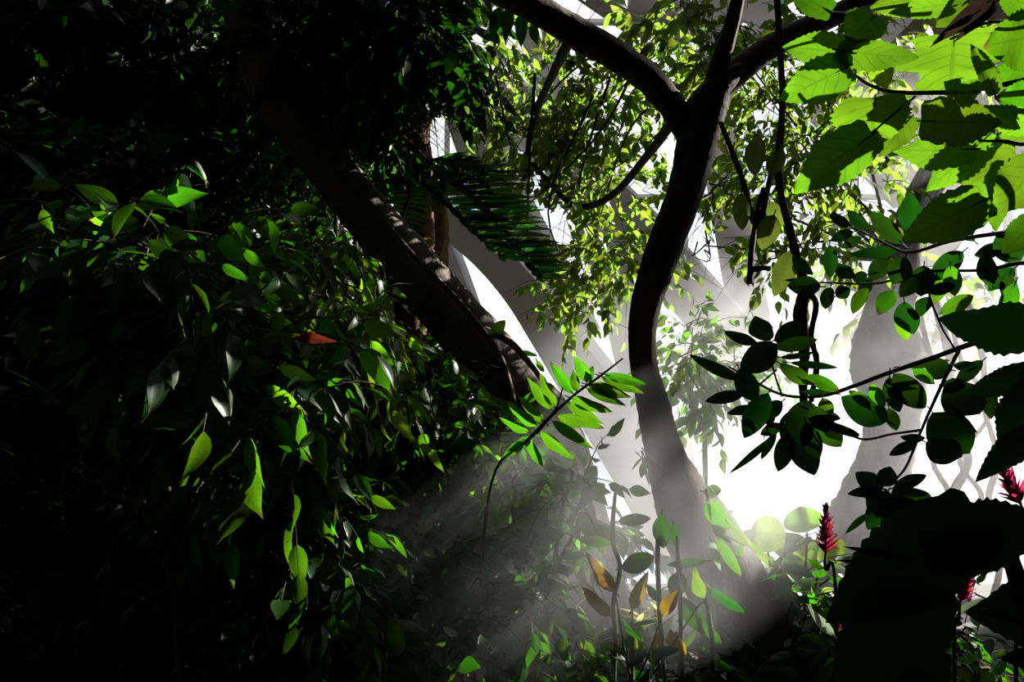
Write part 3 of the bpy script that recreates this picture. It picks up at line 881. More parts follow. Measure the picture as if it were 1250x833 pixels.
hero(ga, [
    (1110, 286, 1111, 234, 26), (1102, 298, 1061, 259, 22), (1102, 304, 1038, 312, 15), (1058, 281, 1034, 257, 15), (1042, 283, 1013, 294, 14), (1052, 290, 1027, 302, 12), (1038, 276, 1012, 262, 13, dict(d=2.3)),
    (1013, 299, 1014, 340, 18), (1020, 322, 1043, 341, 18), (968, 310, 990, 338, 15), (1002, 350, 962, 349, 24), (985, 343, 957, 342, 5), (1014, 350, 1007, 378, 17), (1020, 362, 1038, 352, 18), (1040, 340, 1060, 336, 15),
    (1105, 314, 1090, 347, 30), (1085, 316, 1061, 341, 21), (1128, 324, 1124, 362, 28), (1176, 307, 1136, 342, 26), (1133, 358, 1167, 347, 15), (1160, 324, 1166, 362, 22, dict(m='green')), (1147, 383, 1189, 361, 20, dict(m='green', roll=.1)),
    (1090, 354, 1072, 384, 20, dict(m='green')), (1058, 351, 1040, 382, 16, dict(m='green')), (1104, 368, 1112, 410, 28), (1099, 380, 1106, 416, 18, dict(m='lime')), (1216, 287, 1247, 320, 30), (1204, 308, 1210, 354, 24), (1238, 328, 1206, 354, 22),
    (1233, 334, 1228, 370, 19), (1262, 291, 1213, 285, 15), (1190, 295, 1160, 270, 14), (1225, 300, 1190, 312, 16), (1150, 330, 1140, 372, 22, dict(m='green')), (1135, 362, 1120, 385, 16), (1240, 345, 1222, 392, 20, dict(m='green')),
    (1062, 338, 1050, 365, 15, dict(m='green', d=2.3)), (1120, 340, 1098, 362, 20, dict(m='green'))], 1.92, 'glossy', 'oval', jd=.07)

# --- glossy leaved branch, lower
g = ground(1400, 2.15)
gb_ = thing('lower_glossy_branch_shrub', 'shrub with a long arching branch and black tufts of oval leaves, right', 'shrub', g)
limb_w(gb_, 'stem', [g + [0, 0, -.03], P(1400, 700, 2.15), P(1370, 500, 2.15), P(1330, 395, 2.15)], [.02, .017, .013, .009], M['twig'], 8)
limb(gb_, 'branch', [(1340, 400, 9, 2.15), (1250, 402, 8, 2.12), (1186, 420, 7, 2.1), (1141, 436, 6, 2.1), (1083, 456, 5.5, 2.1), (1038, 473, 5, 2.1), (1000, 484, 4, 2.1), (955, 482, 3.5, 2.1), (915, 462, 3, 2.1), (890, 448, 2, 2.1)], M['twig'], 8)
limb(gb_, 'branch', [(1172, 425, 5, 2.1), (1153, 463, 4.5, 2.1), (1135, 502, 4, 2.1), (1122, 532, 3.5, 2.1), (1105, 572, 3, 2.1), (1085, 592, 2.5, 2.1)], M['twig'], 8)
limb(gb_, 'branch', [(1126, 525, 3.5, 2.1), (1090, 530, 3, 2.1), (1050, 536, 3, 2.1), (1010, 512, 2.5, 2.1), (975, 495, 2.5, 2.1)], M['twig'], 7)
limb(gb_, 'branch', [(955, 484, 3, 2.1), (945, 455, 2.5, 2.1), (938, 420, 2.5, 2.1)], M['twig'], 6)
limb(gb_, 'branch', [(895, 490, 2.5, 2.1), (920, 475, 2.5, 2.1), (948, 452, 2.5, 2.1)], M['twig'], 6)
hero(gb_, [
    (940, 416, 921, 386, 26), (944, 416, 981, 395, 22), (946, 425, 999, 415, 18, dict(m='green')), (948, 420, 905, 454, 36), (925, 420, 884, 406, 13), (908, 465, 841, 436, 14), (908, 481, 861, 490, 15), (920, 496, 888, 506, 12),
    (938, 480, 908, 535, 30), (954, 518, 928, 531, 15), (947, 530, 892, 581, 9), (948, 528, 928, 561, 11), (966, 526, 949, 577, 24), (974, 526, 993, 582, 32), (984, 516, 999, 562, 25), (998, 512, 1028, 547, 28, dict(m='green')),
    (952, 444, 995, 471, 19, dict(m='green')), (984, 458, 1027, 479, 15, dict(m='green')), (964, 443, 1024, 449, 9), (952, 436, 998, 434, 7), (1020, 481, 977, 478, 9), (1004, 486, 1013, 512, 19, dict(m='green')), (996, 504, 1026, 513, 13),
    (1002, 514, 1051, 533, 10), (985, 488, 978, 545, 44), (902, 450, 923, 492, 28), (955, 490, 930, 512, 20), (970, 500, 955, 540, 22), (990, 495, 1012, 530, 22), (945, 500, 935, 520, 14),
    (1084, 515, 1027, 486, 36), (1067, 498, 1036, 477, 13, dict(m='green')), (1079, 497, 1063, 467, 15, dict(m='green')), (1086, 460, 1096, 505, 22), (1085, 498, 1095, 527, 15, dict(m='green')), (1091, 456, 1130, 502, 32),
    (1114, 446, 1140, 471, 15, dict(m='green')), (1100, 448, 1162, 441, 9), (1162, 452, 1128, 446, 26), (1156, 466, 1197, 507, 44), (1138, 503, 1184, 554, 50), (1163, 446, 1197, 449, 11), (1184, 476, 1214, 492, 22, dict(m='green')),
    (1212, 476, 1207, 512, 19, dict(m='green')), (1050, 535, 999, 514, 9), (1130, 535, 1099, 535, 11), (1150, 470, 1180, 470, 18), (1160, 495, 1193, 530, 8), (1130, 540, 1175, 560, 30), (1120, 540, 1085, 555, 14), (1200, 440, 1165, 470, 18)],
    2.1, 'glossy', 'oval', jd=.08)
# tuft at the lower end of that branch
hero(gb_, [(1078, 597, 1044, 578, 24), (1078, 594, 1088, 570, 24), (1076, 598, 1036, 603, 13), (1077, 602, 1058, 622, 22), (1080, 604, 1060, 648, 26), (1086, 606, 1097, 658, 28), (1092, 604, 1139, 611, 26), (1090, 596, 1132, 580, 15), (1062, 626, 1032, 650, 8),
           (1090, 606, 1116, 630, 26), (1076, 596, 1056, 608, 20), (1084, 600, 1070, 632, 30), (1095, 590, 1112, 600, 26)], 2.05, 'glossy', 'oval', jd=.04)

# --- very near dark leaves at the bottom right corner
g = ground(1330, 1.0)
nd = thing('near_dark_plant', 'black silhouetted plant with huge rough edged leaves, bottom right corner', 'plant', g)
limb_w(nd, 'stem', [g + [0, 0, -.03], P(1310, 1000, 1.0), P(1270, 800, 1.0), P(1230, 670, 1.0)], [.016, .014, .012, .008], M['stemgreen'], 8)
limb(nd, 'leaf_stalk', [(1275, 820, 12, 1.0), (1250, 765, 9, 1.0), (1200, 745, 7, 1.0)], M['stemgreen'], 7)
hero(nd, [(1180, 640, 1008, 760, 118, dict(roll=.1, dz=0)), (1140, 662, 1290, 640, 84, dict(roll=.0, dz=0)), (1120, 725, 1030, 900, 124, dict(roll=-.1, dz=0)), (1330, 740, 1186, 752, 92, dict(roll=.1, dz=0)),
          (1135, 800, 1100, 900, 70, dict(roll=0, dz=0)), (1310, 690, 1235, 735, 40, dict(roll=0)), (1320, 800, 1225, 806, 36, dict(roll=.2)), (1110, 682, 1030, 669, 11, dict(k='lance', roll=.2)), (1080, 688, 1018, 685, 6, dict(k='lance', roll=.2)), (1180, 650, 1120, 640, 50, dict(roll=0))],
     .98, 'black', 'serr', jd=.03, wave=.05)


# --- red flower spikes
def spike(name, label, base, tip, d, w_px, stem, leafs=()):
    g = ground(base[0] + rng.uniform(-10, 25), d)
    t = thing(name, label, 'flower', g, None)
    limb_w(t, 'stem', [g + [0, 0, -.03], P(stem[0][0], stem[0][1] + 260, d) * [1, 1, .7]] + [P(a, b, d) for a, b in stem] + [P(*base, d)], [.005] * (2 + len(stem)) + [.003], M['stemgreen'], 6)
    mb = MB()
    a, b = P(*base, d), P(*tip, d)
    ax = nrm(b - a)
    L = np.linalg.norm(b - a)
    tube(mb, [a, (a + b) / 2, b], [.004, .004, .002], 6, 3)
    n = 84
    tt = np.linspace(0, 1, n)
    ang = np.arange(n) * 2.4
    s1 = nrm(np.cross(ax, [0, 1, .1]))
    s2 = np.cross(ax, s1)
    rad = np.cos(ang)[:, None] * s1 + np.sin(ang)[:, None] * s2
    o = a + ax * (L * .94 * tt)[:, None]
    dr = rad * (.95 - .55 * tt[:, None]) + ax * (.75 + .4 * tt[:, None]) + rng.normal(0, .12, (n, 3))
    LL = w_px * d / F * .72 * (1 - .45 * tt) * rng.uniform(.8, 1.2, n)
    leaves(mb, o, dr, ax - rad * .3, LL, LL * .38, 'lance', rows=5, cols=3, droop=-.12, fold=.5)
    mb.build('flower_spike', M['bract'], t)
    for q in leafs:
        hero(t, [q], d, 'green', 'lance')
    return t


spike('red_flower_spike', 'upright crimson flower spike standing against the white mist', (1008, 676), (1008, 620), 2.6, 31, [(1020, 720), (1008, 696)], [(1012, 690, 1045, 702, 10, dict(m='silver_glint')), (1006, 695, 985, 683, 8), (1012, 705, 1040, 715, 8)])
spike('red_flower_spike', 'crimson flower spike leaning left at the right edge', (1246, 616), (1224, 570), 2.2, 40, [(1262, 680), (1256, 640)], [(1256, 630, 1222, 628, 8), (1258, 640, 1290, 620, 14)])
spike('red_flower_spike', 'crimson flower spike half hidden behind the dark leaf tuft', (1110, 652), (1116, 616), 2.6, 34, [(1106, 720), (1108, 690)])
spike('red_flower_spike', 'dim crimson flower spike glimpsed between the huge black leaves', (1172, 735), (1186, 700), 2.4, 26, [(1165, 790), (1170, 760)], [(1168, 750, 1140, 740, 12), (1170, 750, 1200, 730, 12, dict(m='silver_glint'))])
spike('red_flower_spike', 'small crimson flower spike above the gap near the right edge', (1238, 700), (1232, 672), 2.4, 22, [(1240, 760), (1240, 730)])
spike('red_flower_spike', 'short crimson flower spike low beside the left edge of the black leaves', (1022, 770), (1026, 748), 2.6, 16, [(1020, 830), (1022, 800)], [(1018, 776, 985, 742, 12, dict(m='silver_glint')), (1018, 780, 1036, 764, 10, dict(m='lime'))])

# ================================================================== CENTRE FOREGROUND
g = ground(580, 3.8)
pn = thing('feather_leaved_sapling', 'sapling holding one arching stem of paired bright green leaflets before the trunk', 'sapling', g)
limb_w(pn, 'stem', [g + [0, 0, -.03], P(585, 760, 3.75), P(600, 590, 3.3), P(643, 538, 3.0)], [.009, .007, .005, .004], M['twig'], 8)
limb(pn, 'leaf_stem', [(640, 542, 5, 3.0), (673, 508, 4, 3.0), (704, 480, 3.5, 3.0), (733, 459, 3, 3.0), (760, 438, 2, 3.0)], M['twig'], 6)
limb(pn, 'leaf_stem', [(655, 530, 3, 2.98), (678, 500, 2.5, 2.96), (687, 474, 2, 2.95)], M['twig'], 6)
hero(pn, [(700, 481, 670, 441, 16), (704, 478, 699, 450, 13), (678, 497, 657, 456, 15), (674, 500, 640, 461, 15), (665, 516, 630, 483, 14), (656, 520, 617, 491, 15), (646, 528, 609, 511, 12), (720, 466, 700, 434, 18), (716, 468, 724, 446, 12),
          (738, 457, 795, 472, 13), (734, 460, 789, 483, 14), (718, 470, 772, 486, 18), (716, 474, 765, 496, 15), (697, 486, 749, 504, 17), (692, 491, 738, 520, 15), (680, 506, 738, 524, 16), (674, 514, 726, 550, 15), (660, 526, 700, 566, 15), (650, 534, 625, 548, 14), (645, 538, 662, 572, 14), (640, 540, 612, 560, 14)],
     3.0, 'green', 'lance', 'leaflet', jd=.02, wave=.05)

# climbing stems with oval leaves, before the trunk base
cl = [('tall zigzag climber stem with oval leaves in mist, leftmost of the row', [(751, 603), (748, 640), (749, 665), (757, 694), (749, 737), (752, 780), (750, 850)],
       [(754, 637, 796, 633, 15), (747, 664, 704, 658, 14, dict(m='lime')), (758, 694, 800, 680, 24)]),
      ('straight climber stem with one hanging oval leaf in front of the trunk base', [(806, 640), (803, 668), (805, 745), (812, 850)], [(808, 628, 809, 670, 22), (806, 735, 790, 715, 10)]),
      ('slim climber stem carrying narrow grey leaves beside the trunk base', [(826, 655), (829, 700), (831, 760), (833, 850)], [(822, 640, 826, 668, 13), (862, 685, 815, 691, 11), (831, 698, 822, 730, 24), (831, 728, 862, 778, 22)]),
      ('short climber stem with a drooping lance leaf, rightmost before the trunk', [(858, 715), (866, 757), (870, 800), (871, 850)], [(866, 718, 909, 751, 13), (860, 760, 880, 790, 12)])]
for lab, pts, lf in cl:
    g = ground(pts[-1][0], 3.5)
    t = thing('climber', lab, 'climber', g)
    pp = np.vstack([np.array([P(a, b, 3.5) for a, b in pts]), g + [0, 0, -.03]])
    limb_w(t, 'stem', pp, [.006] + [.009] * (len(pp) - 1), M['stemgreen'], 7)
    hero(t, lf, 3.5, 'deep', 'oval', jd=.03, wave=.01)

g = ground(770, 3.4)
yt = thing('yellow_leaved_plant', 'plant with tall orange and yellow blotched leaves among the climber stems', 'plant', g)
limb_w(yt, 'stem', [g + [0, 0, -.03], P(772, 870, 3.4), P(772, 770, 3.4)], [.012, .01, .006], M['stemgreen'], 7)
hero(yt, [(752, 724, 714, 677, 19), (745, 752, 709, 716, 17), (771, 745, 791, 697, 19), (808, 752, 828, 719, 20), (858, 732, 846, 694, 17, dict(m='olive')), (822, 790, 818, 768, 16), (805, 800, 804, 772, 14), (780, 800, 770, 762, 18, dict(m='olive')), (835, 800, 824, 772, 13)], 3.4, 'yellow', 'lance', jd=.05, wave=.06)
for q in ((752, 730), (772, 745), (808, 752), (856, 735), (822, 790), (805, 800)):
    a = P(q[0], q[1], 3.4)
    b = P(772, 840, 3.4)
    limb_w(yt, 'leaf_stalk', [a, (a + b) / 2 + [0, 0, -.02], b], [.003, .004, .005], M['stemgreen'], 5)


def rosette(name, label, cat, px, py, d, n, Lpx, mat, kind='lance', wr=.25, stem=True, up=.6):
    g = ground(px, d)
    t = thing(name, label, cat, g)
    c = P(px, py, d)
    if stem:
        limb_w(t, 'stem', [g + [0, 0, -.03], (g + c) / 2 + [.02, 0, 0], c], [.008, .007, .005], M['stemgreen'], 6)
    for i in range(n):
        a = i * 2.4
        dr = np.array([math.cos(a), math.sin(a) * .8, up + rng.uniform(-.3, .5)])
        mb = MB()
        L = Lpx * d / F * rng.uniform(.7, 1.15)
        leaves(mb, c + rng.normal(0, .01, 3), dr, np.array([-dr[0] * .5, -dr[1] * .5 - .3, 1]), L, L * wr, kind, rows=9, cols=5, droop=.25)
        mb.build('leaf', M[mat], t)
    return t


rosette('cream_plant', 'cream edged leafy tuft between the yellow leaves', 'plant', 782, 762, 3.6, 14, 30, 'cream')
rosette('cream_plant', 'small pale flower like tuft low left of the zigzag climber', 'plant', 729, 785, 3.6, 8, 22, 'cream', wr=.3)
rosette('cream_plant', 'second pale tuft touching the straight climber stem', 'plant', 800, 745, 3.65, 9, 24, 'cream')

# strap leaved epiphytes on the trunk
ep = thing('strap_leaved_epiphyte', 'epiphyte with silvery strap leaves hugging the right of the trunk base', 'plant', P(872, 650, 3.8))
hero(ep, [(868, 640, 915, 672, 9, dict(m='silver_glint', k='strap')), (870, 648, 905, 668, 7, dict(m='silver_glint', k='strap')), (858, 600, 882, 600, 15), (862, 612, 895, 648, 26, dict(m='green')), (862, 590, 868, 640, 4, dict(m='silver_glint', k='strap')), (870, 600, 925, 680, 6, dict(m='silver_glint', k='strap')), (890, 640, 940, 690, 8, dict(m='olive', k='strap')),
          (868, 660, 880, 700, 9, dict(m='silver_glint', k='strap')), (875, 655, 905, 705, 14, dict(m='green'))], 3.7, 'olive', 'oval', jd=.03)
ep2 = thing('strap_leaved_epiphyte', 'small tuft of thin white strap leaves left of the trunk', 'plant', P(783, 556, 3.7))
hero(ep2, [(784, 556, 792, 596, 4), (786, 556, 800, 594, 3), (780, 556, 806, 582, 2.5), (783, 560, 770, 574, 3), (788, 562, 782, 584, 9, dict(m='lime', k='oval')), (786, 550, 808, 572, 2.5)], 3.7, 'silver_glint', 'strap', jd=.02)

# misty light leaves behind, right of the trunk
g = ground(945, 5.0)
ta = thing('broad_leaved_taro', 'pale broad leaves glowing in the mist behind the red spike', 'plant', g)
hero(ta, [(935, 660, 895, 672, 40), (960, 655, 915, 650, 44), (985, 650, 975, 620, 44, dict(m='lime')), (990, 670, 940, 660, 34), (950, 690, 900, 700, 44), (985, 695, 1000, 660, 30, dict(m='lime')), (940, 700, 985, 690, 34), (920, 690, 890, 660, 30, dict(m='lime')), (1000, 690, 1030, 660, 30), (970, 720, 930, 740, 36, dict(m='lime')), (1000, 720, 1030, 745, 30)], 5.0, 'canopy', 'round', jd=.2)
for q in ((935, 662), (960, 655), (985, 652), (950, 692), (985, 695), (940, 702), (1000, 692)):
    a = P(q[0], q[1], 5.0)
    limb_w(ta, 'leaf_stalk', [a, (a + g) / 2 + rng.normal(0, .05, 3), g + [rng.uniform(-.05, .05), 0, -.02]], [.006, .009, .012], M['stemgreen'], 6)
bush('low_shrub', 'leafy shrub with lime patches right of the leaning trunk foot', 'shrub', (960, 4.2), [(925, 720, 4.2, 45, 40, .3, 30), (985, 740, 4.2, 40, 36, .3, 24), (950, 790, 4.0, 50, 36, .3, 24)], .12, .42, 'oval', 'green', lpt=7, tl=.3)
bush('low_shrub', 'dark shrub with small lime flecks in the bottom right corner', 'shrub', (1190, 3.4), [(1180, 815, 3.4, 70, 26, .3, 34), (1160, 770, 3.4, 40, 30, .3, 14)], .07, .5, 'oval', 'green', lpt=8, tl=.25)
bush('low_shrub', 'shadowed shrub along the bottom edge beneath the climbers', 'shrub', (860, 3.6), [(800, 840, 3.6, 70, 26, .3, 30), (900, 840, 3.7, 60, 30, .3, 26)], .11, .42, 'oval', 'deep', lpt=7, tl=.3)

# ================================================================== LEFT SIDE
# hero shrub with large drooping leaves
hs_ = bush('large_leaved_shrub', 'dark shrub with long ribbed drooping leaves, sunlit tips, left of centre', 'shrub', (230, 3.2),
           [(150, 310, 3.2, 75, 60, .3, 26), (240, 330, 3.25, 70, 60, .3, 26), (300, 420, 3.2, 60, 70, .3, 28), (350, 500, 3.2, 50, 50, .25, 20), (190, 420, 3.3, 60, 60, .3, 18), (260, 560, 3.2, 50, 60, .25, 20), (80, 300, 3.3, 60, 60, .3, 14)],
           .16, .42, 'drip', 'green', lpt=6, tl=.3, stem_r=.022, hang=1.0, rows=8, cols=5, droop=.3)
hero(hs_, [(203, 278, 241, 313, 28), (270, 287, 298, 323, 26), (298, 306, 323, 329, 14), (271, 324, 304, 343, 13), (293, 361, 263, 371, 20, dict(m='lime')), (316, 341, 309, 404, 21, dict(m='lime', roll=.1)), (324, 343, 341, 369, 21, dict(m='lime', roll=.1)), (318, 334, 334, 346, 14),  # lime leaves carry sunlight in their colour, deep ones shade, silvery ones glints
           (249, 391, 254, 434, 19, dict(m='lime')), (226, 358, 203, 404, 15), (203, 441, 233, 468, 15), (249, 439, 290, 452, 17), (301, 439, 334, 456, 24), (341, 447, 387, 466, 19, dict(m='lime', roll=.1)), (324, 471, 374, 508, 21, dict(m='lime')), (312, 496, 363, 513, 15), (221, 489, 236, 506, 12, dict(m='lime')),
           (264, 521, 281, 577, 24, dict(m='lime', roll=.1)), (299, 534, 313, 551, 17, dict(m='lime')), (189, 531, 162, 574, 13, dict(m='lime', roll=.1)), (304, 509, 346, 551, 14, dict(m='silver_glint')), (280, 501, 304, 529, 15), (99, 369, 188, 394, 22, dict(m='deep')), (116, 384, 149, 416, 19, dict(m='deep')), (139, 344, 161, 363, 18),
           (119, 289, 71, 301, 26, dict(m='deep')), (171, 271, 97, 268, 22, dict(m='lime', roll=.3, droop=.25)), (144, 249, 87, 224, 23, dict(m='deep')), (201, 249, 159, 253, 13), (52, 255, 66, 292, 17), (179, 294, 223, 321, 19, dict(m='deep')), (319, 413, 367, 408, 13), (354, 408, 410, 418, 14, dict(m='red', wave=.12)),
           (239, 564, 269, 593, 19, dict(m='lime', roll=.1)), (246, 604, 227, 645, 13, dict(m='lime', roll=.1)), (248, 599, 253, 652, 10, dict(m='silver_glint')), (271, 639, 283, 669, 10, dict(m='lime')), (309, 614, 297, 634, 11, dict(m='lime')), (130, 679, 133, 704, 9), (240, 400, 262, 440, 16), (268, 470, 300, 500, 18), (345, 380, 330, 420, 16)],
     3.0, 'green', 'lance', jd=.06, wave=.03)

G2 = 'shrubs of the left undergrowth'
bush('drooping_shrub', 'bright shrub of thin drooping leaves beside the leaning trunk', 'shrub', (440, 4.2), [(430, 400, 4.0, 40, 45, .3, 46), (455, 450, 4.0, 36, 45, .3, 46), (425, 480, 4.0, 36, 36, .3, 34), (400, 340, 4.4, 40, 50, .3, 44), (480, 410, 4.6, 30, 40, .3, 24)], 0.125, .40, 'lance', 'lime', lpt=7, tl=.3, hang=1.3, rows=7, droop=.35)
bush('dense_shrub', 'dense dark green shrub under the foot of the leaning trunk', 'shrub', (540, 4.4), [(480, 540, 4.3, 60, 45, .35, 70), (550, 520, 4.3, 50, 45, .35, 60), (600, 560, 4.2, 50, 40, .3, 50), (520, 470, 4.5, 40, 40, .3, 36), (430, 560, 4.3, 45, 40, .3, 50)], .10, .46, 'drip', 'green', lpt=8, tl=.28, hang=.7)
bush('leafy_bush', 'bush with fresh green leaves low left of centre', 'shrub', (390, 3.6), [(350, 610, 3.5, 45, 40, .3, 40), (390, 660, 3.5, 50, 45, .3, 54), (360, 720, 3.5, 50, 45, .3, 50), (410, 760, 3.5, 45, 40, .3, 40), (330, 770, 3.4, 35, 35, .3, 26), (450, 690, 3.7, 36, 50, .3, 36)], .105, .46, 'drip', 'green', lpt=7, tl=.28, hang=.9)
bush('hazy_bush', 'mist veiled bush of round leaves at the bottom centre', 'shrub', (600, 3.9), [(540, 640, 4.2, 50, 45, .35, 24), (600, 650, 4.2, 45, 45, .3, 21), (560, 740, 3.8, 60, 50, .3, 31), (640, 730, 3.8, 45, 45, .3, 28), (610, 800, 3.7, 60, 36, .3, 25), (500, 800, 3.7, 50, 36, .3, 21), (690, 790, 3.7, 40, 40, .3, 17)], .10, .52, 'drip', 'green', lpt=7, tl=.28, hang=.7)
bush('lime_shrub', 'shrub with glowing heart shaped leaves above the zigzag climber', 'shrub', (690, 4.0), [(690, 600, 3.9, 45, 36, .25, 20), (705, 640, 3.9, 32, 30, .2, 12), (660, 700, 4.0, 34, 28, .2, 12), (630, 590, 3.9, 40, 26, .2, 12)], .10, .52, 'drip', 'lime', lpt=6, tl=.26, hang=.9)
nb = thing('broad_leaf_seedling', 'seedling with a single long hanging leaf at the bottom left of the mist', 'plant', ground(482, 3.3))
limb_w(nb, 'stem', [ground(482, 3.3) + [0, 0, -.03], P(470, 800, 3.35), P(482, 752, 3.3)], [.008, .007, .004], M['stemgreen'], 6)
hero(nb, [(482, 752, 480, 805, 27, dict(roll=.1)), (485, 758, 520, 772, 12, dict(m='silver_glint')), (560, 775, 540, 768, 9, dict(m='silver_glint'))], 3.3, 'green', 'oval')

# deep background trees of the left, layer behind layer
BT = [
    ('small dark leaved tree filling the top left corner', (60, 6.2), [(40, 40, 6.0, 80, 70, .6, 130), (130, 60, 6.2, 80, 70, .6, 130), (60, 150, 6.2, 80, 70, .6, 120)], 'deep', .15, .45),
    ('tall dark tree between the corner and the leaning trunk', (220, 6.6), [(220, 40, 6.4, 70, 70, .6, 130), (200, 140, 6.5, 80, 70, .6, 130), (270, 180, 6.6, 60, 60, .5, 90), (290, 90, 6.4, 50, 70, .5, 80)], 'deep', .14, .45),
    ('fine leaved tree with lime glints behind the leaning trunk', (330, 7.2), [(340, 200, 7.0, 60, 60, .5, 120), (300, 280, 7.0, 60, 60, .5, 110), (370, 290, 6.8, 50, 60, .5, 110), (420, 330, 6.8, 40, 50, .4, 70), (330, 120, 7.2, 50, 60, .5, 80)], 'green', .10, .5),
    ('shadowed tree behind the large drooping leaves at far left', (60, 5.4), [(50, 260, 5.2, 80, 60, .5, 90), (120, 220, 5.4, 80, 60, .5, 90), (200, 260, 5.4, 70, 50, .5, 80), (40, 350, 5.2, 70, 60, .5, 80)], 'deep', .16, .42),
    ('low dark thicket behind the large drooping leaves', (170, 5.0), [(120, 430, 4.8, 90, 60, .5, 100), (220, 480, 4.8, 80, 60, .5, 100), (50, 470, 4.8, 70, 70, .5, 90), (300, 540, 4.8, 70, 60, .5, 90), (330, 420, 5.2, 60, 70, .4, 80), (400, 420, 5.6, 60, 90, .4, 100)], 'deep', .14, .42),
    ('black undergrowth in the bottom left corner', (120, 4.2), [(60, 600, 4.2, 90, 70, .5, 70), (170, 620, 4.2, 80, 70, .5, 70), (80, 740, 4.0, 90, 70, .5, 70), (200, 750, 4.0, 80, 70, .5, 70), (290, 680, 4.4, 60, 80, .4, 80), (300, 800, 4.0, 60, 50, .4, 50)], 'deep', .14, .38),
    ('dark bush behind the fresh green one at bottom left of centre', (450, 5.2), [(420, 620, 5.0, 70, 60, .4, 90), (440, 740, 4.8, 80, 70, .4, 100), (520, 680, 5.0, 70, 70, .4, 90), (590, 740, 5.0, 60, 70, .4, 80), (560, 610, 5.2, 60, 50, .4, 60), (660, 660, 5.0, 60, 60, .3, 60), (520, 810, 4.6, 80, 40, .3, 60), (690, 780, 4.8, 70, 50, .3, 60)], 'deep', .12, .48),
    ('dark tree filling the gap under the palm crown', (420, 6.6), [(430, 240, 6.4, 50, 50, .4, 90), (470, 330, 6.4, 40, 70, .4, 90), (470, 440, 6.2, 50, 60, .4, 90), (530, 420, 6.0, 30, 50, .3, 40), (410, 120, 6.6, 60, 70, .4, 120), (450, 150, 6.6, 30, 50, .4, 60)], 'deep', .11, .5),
]
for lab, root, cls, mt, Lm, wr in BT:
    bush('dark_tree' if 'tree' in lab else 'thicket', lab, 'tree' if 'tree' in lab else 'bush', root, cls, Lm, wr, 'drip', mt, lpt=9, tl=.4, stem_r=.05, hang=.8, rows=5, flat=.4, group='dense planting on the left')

# mossy palm trunks at the lower left
for lab, px, d, y0, w in [('mossy trunk catching light at the lower far left', 55, 4.6, 540, 46), ('slim speckled trunk below the drooping shrub', 212, 4.4, 560, 34)]:
    g = ground(px, d)
    t = thing('mossy_trunk', lab, 'trunk', g)
    a = P(px + 6, y0, d)
    limb_w(t, 'trunk', [g + [0, 0, -.04], (g + a) / 2 + [.03, 0, 0], a], [w * d / F * .62, w * d / F * .5, w * d / F * .4], M['bark_grey'], 12, .12, 14)
    mbk = MB()
    n = 60
    tt = rng.random(n)
    o = g + (a - g) * tt[:, None] + rng.normal(0, .02, (n, 3))
    dr = np.column_stack([rng.normal(0, .6, n), rng.normal(-.5, .4, n), -np.ones(n)])
    leaves(mbk, o, dr, np.tile([0, -1, .3], (n, 1)), rng.uniform(.15, .35, n), .012, 'strap', rows=6, cols=3, droop=-.1)
    mbk.build('hanging_roots', M['dry'], t)
sp = rosette('spiky_plant', 'spiky dark plant with narrow blades at the left edge of the thicket', 'plant', 75, 500, 4.0, 26, 110, 'deep', 'strap', .07, up=.4)
lv = thing('dry_liana', 'thin bare liana slanting down through the black corner', 'vine', ground(140, 3.8))
limb(lv, 'stem', [(75, 640, 5, 3.8), (100, 680, 6, 3.8), (125, 710, 6, 3.8), (140, 740, 5, 3.8), (150, 860, 6, 3.8)], M['bark_red'], 7)
a = P(150, 860, 3.8)
b = ground(140, 3.8)
limb_w(lv, 'stem', [a, (a + b) / 2, b + [0, 0, -.02]], [.009, .01, .012], M['bark_red'], 7)

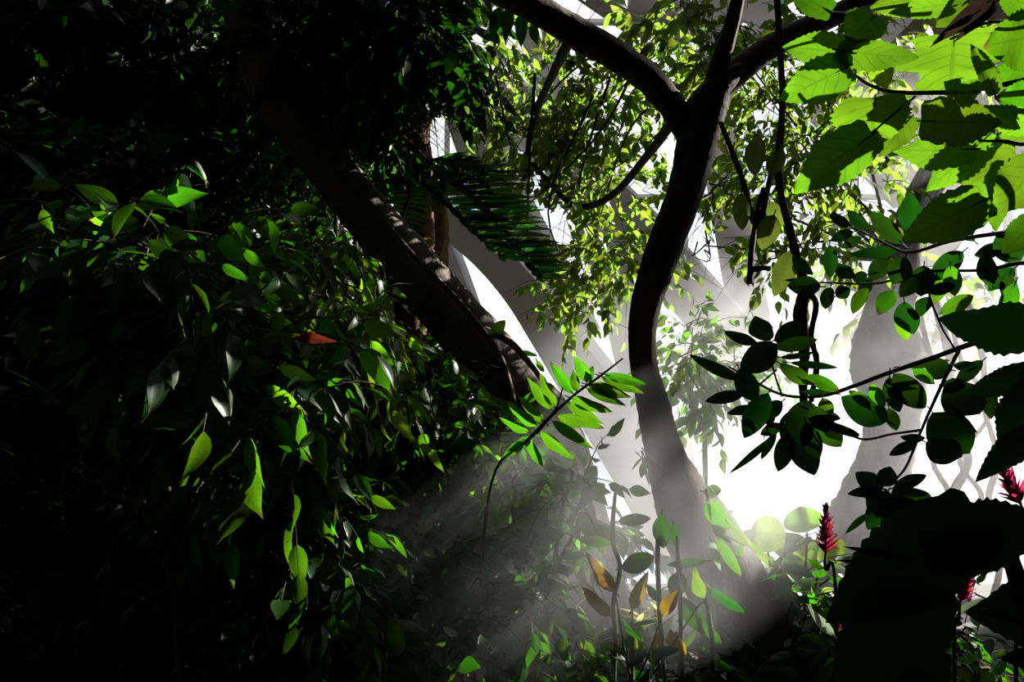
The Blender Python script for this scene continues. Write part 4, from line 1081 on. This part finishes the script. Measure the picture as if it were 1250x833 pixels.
# ================================================================== MIST
def mist(label, c, rad, dens, aniso=.55, sc=1.6, contrast=.5, rot=0.0):
    mb = MB()
    nu, nv = 20, 12
    th = np.linspace(0, 2 * math.pi, nu, endpoint=False)
    ph = np.linspace(.02, math.pi - .02, nv)
    v = np.stack(np.broadcast_arrays(np.sin(ph)[:, None] * np.cos(th)[None], np.sin(ph)[:, None] * np.sin(th)[None], np.cos(ph)[:, None]), -1)
    idx = np.arange(nu * nv).reshape(nv, nu)
    nx = np.roll(idx, -1, 1)
    f = np.stack([idx[:-1], idx[1:], nx[1:], nx[:-1]], -1).reshape(-1, 4)
    mb.add(v.reshape(-1, 3), f)
    for e in (0, nv - 1):
        for j in range(1, nu - 2, 2):
            q = [idx[e, 0], idx[e, j], idx[e, j + 1], idx[e, j + 2]]
            mb.f.append(np.array([q if e == 0 else q[::-1]]))
    m_, nt, out = newmat('mist_material')
    L = nt.links
    tc = N(nt, 'ShaderNodeTexCoord')
    ln = N(nt, 'ShaderNodeVectorMath', operation='LENGTH')
    L.new(tc.outputs['Object'], ln.inputs[0])
    fall = MATH(nt, 'MAXIMUM', MATH(nt, 'SUBTRACT', 1.0, MATH(nt, 'POWER', ln.outputs['Value'], 2.0)), 0.0)
    geo = N(nt, 'ShaderNodeNewGeometry')
    no = N(nt, 'ShaderNodeTexNoise', i_Scale=sc, i_Detail=4.0, i_Roughness=.55)
    L.new(geo.outputs['Position'], no.inputs['Vector'])
    cl_ = MATH(nt, 'MAXIMUM', MATH(nt, 'ADD', 1.0, MATH(nt, 'MULTIPLY', MATH(nt, 'SUBTRACT', no.outputs[0], .5), contrast * 8)), 0.05)
    de = MATH(nt, 'MULTIPLY', MATH(nt, 'MULTIPLY', fall, cl_), dens)
    vs = N(nt, 'ShaderNodeVolumeScatter')
    vs.inputs['Color'].default_value = (.96, .965, .98, 1)
    vs.inputs['Anisotropy'].default_value = aniso
    L.new(de, vs.inputs['Density'])
    L.new(vs.outputs[0], out.inputs['Volume'])
    o = mb.build('mist', m_, None, origin=(0, 0, 0))
    o.location = c
    o.scale = rad
    o.rotation_euler = (0, rot, 0)
    tag(o, label, 'mist', None, 'stuff')
    return o


mist('bright white mist bank behind the trunk at right', P(970, 540, 6.6), (2.3, 1.9, 1.35), .40)
mist('grey mist drifting over the climber stems and trunk base', P(765, 640, 3.75), (.85, .7, .58), .42, rot=-R(20), sc=2.6, contrast=.7)
mist('thin dim mist veiling the bottom centre shrubs', P(610, 700, 3.65), (.95, .6, .46), .30, rot=-R(28), sc=3.0, contrast=.8)
mist('faint haze under the roof at top right', P(1130, 210, 6.4), (1.5, 1.4, .75), .09)

# ================================================================== LIGHT
sd_ = bpy.data.lights.new('sun', 'SUN')
sd_.energy = 26.0
sd_.angle = R(.53)
sd_.color = (1.0, .95, .86)
so = bpy.data.objects.new('sun', sd_)
COL.objects.link(so)
so.rotation_euler = Vector(SUN).to_track_quat('Z', 'Y').to_euler()
so.location = (12, 12, 9)

w = bpy.data.worlds.new('sky')
scene.world = w
w.use_nodes = True
nt = w.node_tree
nt.nodes.clear()
ow = nt.nodes.new('ShaderNodeOutputWorld')
bg = nt.nodes.new('ShaderNodeBackground')
bg.inputs[1].default_value = 1.45
tc = nt.nodes.new('ShaderNodeTexCoord')
no = N(nt, 'ShaderNodeTexNoise', i_Scale=5.0, i_Detail=4.0)
nt.links.new(tc.outputs['Generated'], no.inputs['Vector'])
cr = nt.nodes.new('ShaderNodeValToRGB')
cr.color_ramp.elements[0].position = .38
cr.color_ramp.elements[1].position = .55
cr.color_ramp.elements[0].color = (.62, .74, 1.0, 1)
cr.color_ramp.elements[1].color = (1, 1, 1, 1)
nt.links.new(no.outputs[0], cr.inputs[0])
nt.links.new(cr.outputs[0], bg.inputs[0])
nt.links.new(bg.outputs[0], ow.inputs[0])

vs_ = scene.view_settings
vs_.view_transform = 'Standard'
vs_.look = 'None'
vs_.gamma = 1.0
vs_.exposure = 0.0
vs_.use_curve_mapping = False
scene.display_settings.display_device = 'sRGB'
cy = scene.cycles
cy.use_denoising = True
cy.max_bounces = 7
cy.diffuse_bounces = 3
cy.glossy_bounces = 2
cy.transmission_bounces = 4
cy.transparent_max_bounces = 12
cy.volume_bounces = 1
cy.sample_clamp_indirect = 3.0
cy.sample_clamp_direct = 12.0
cy.caustics_reflective = False
cy.caustics_refractive = False
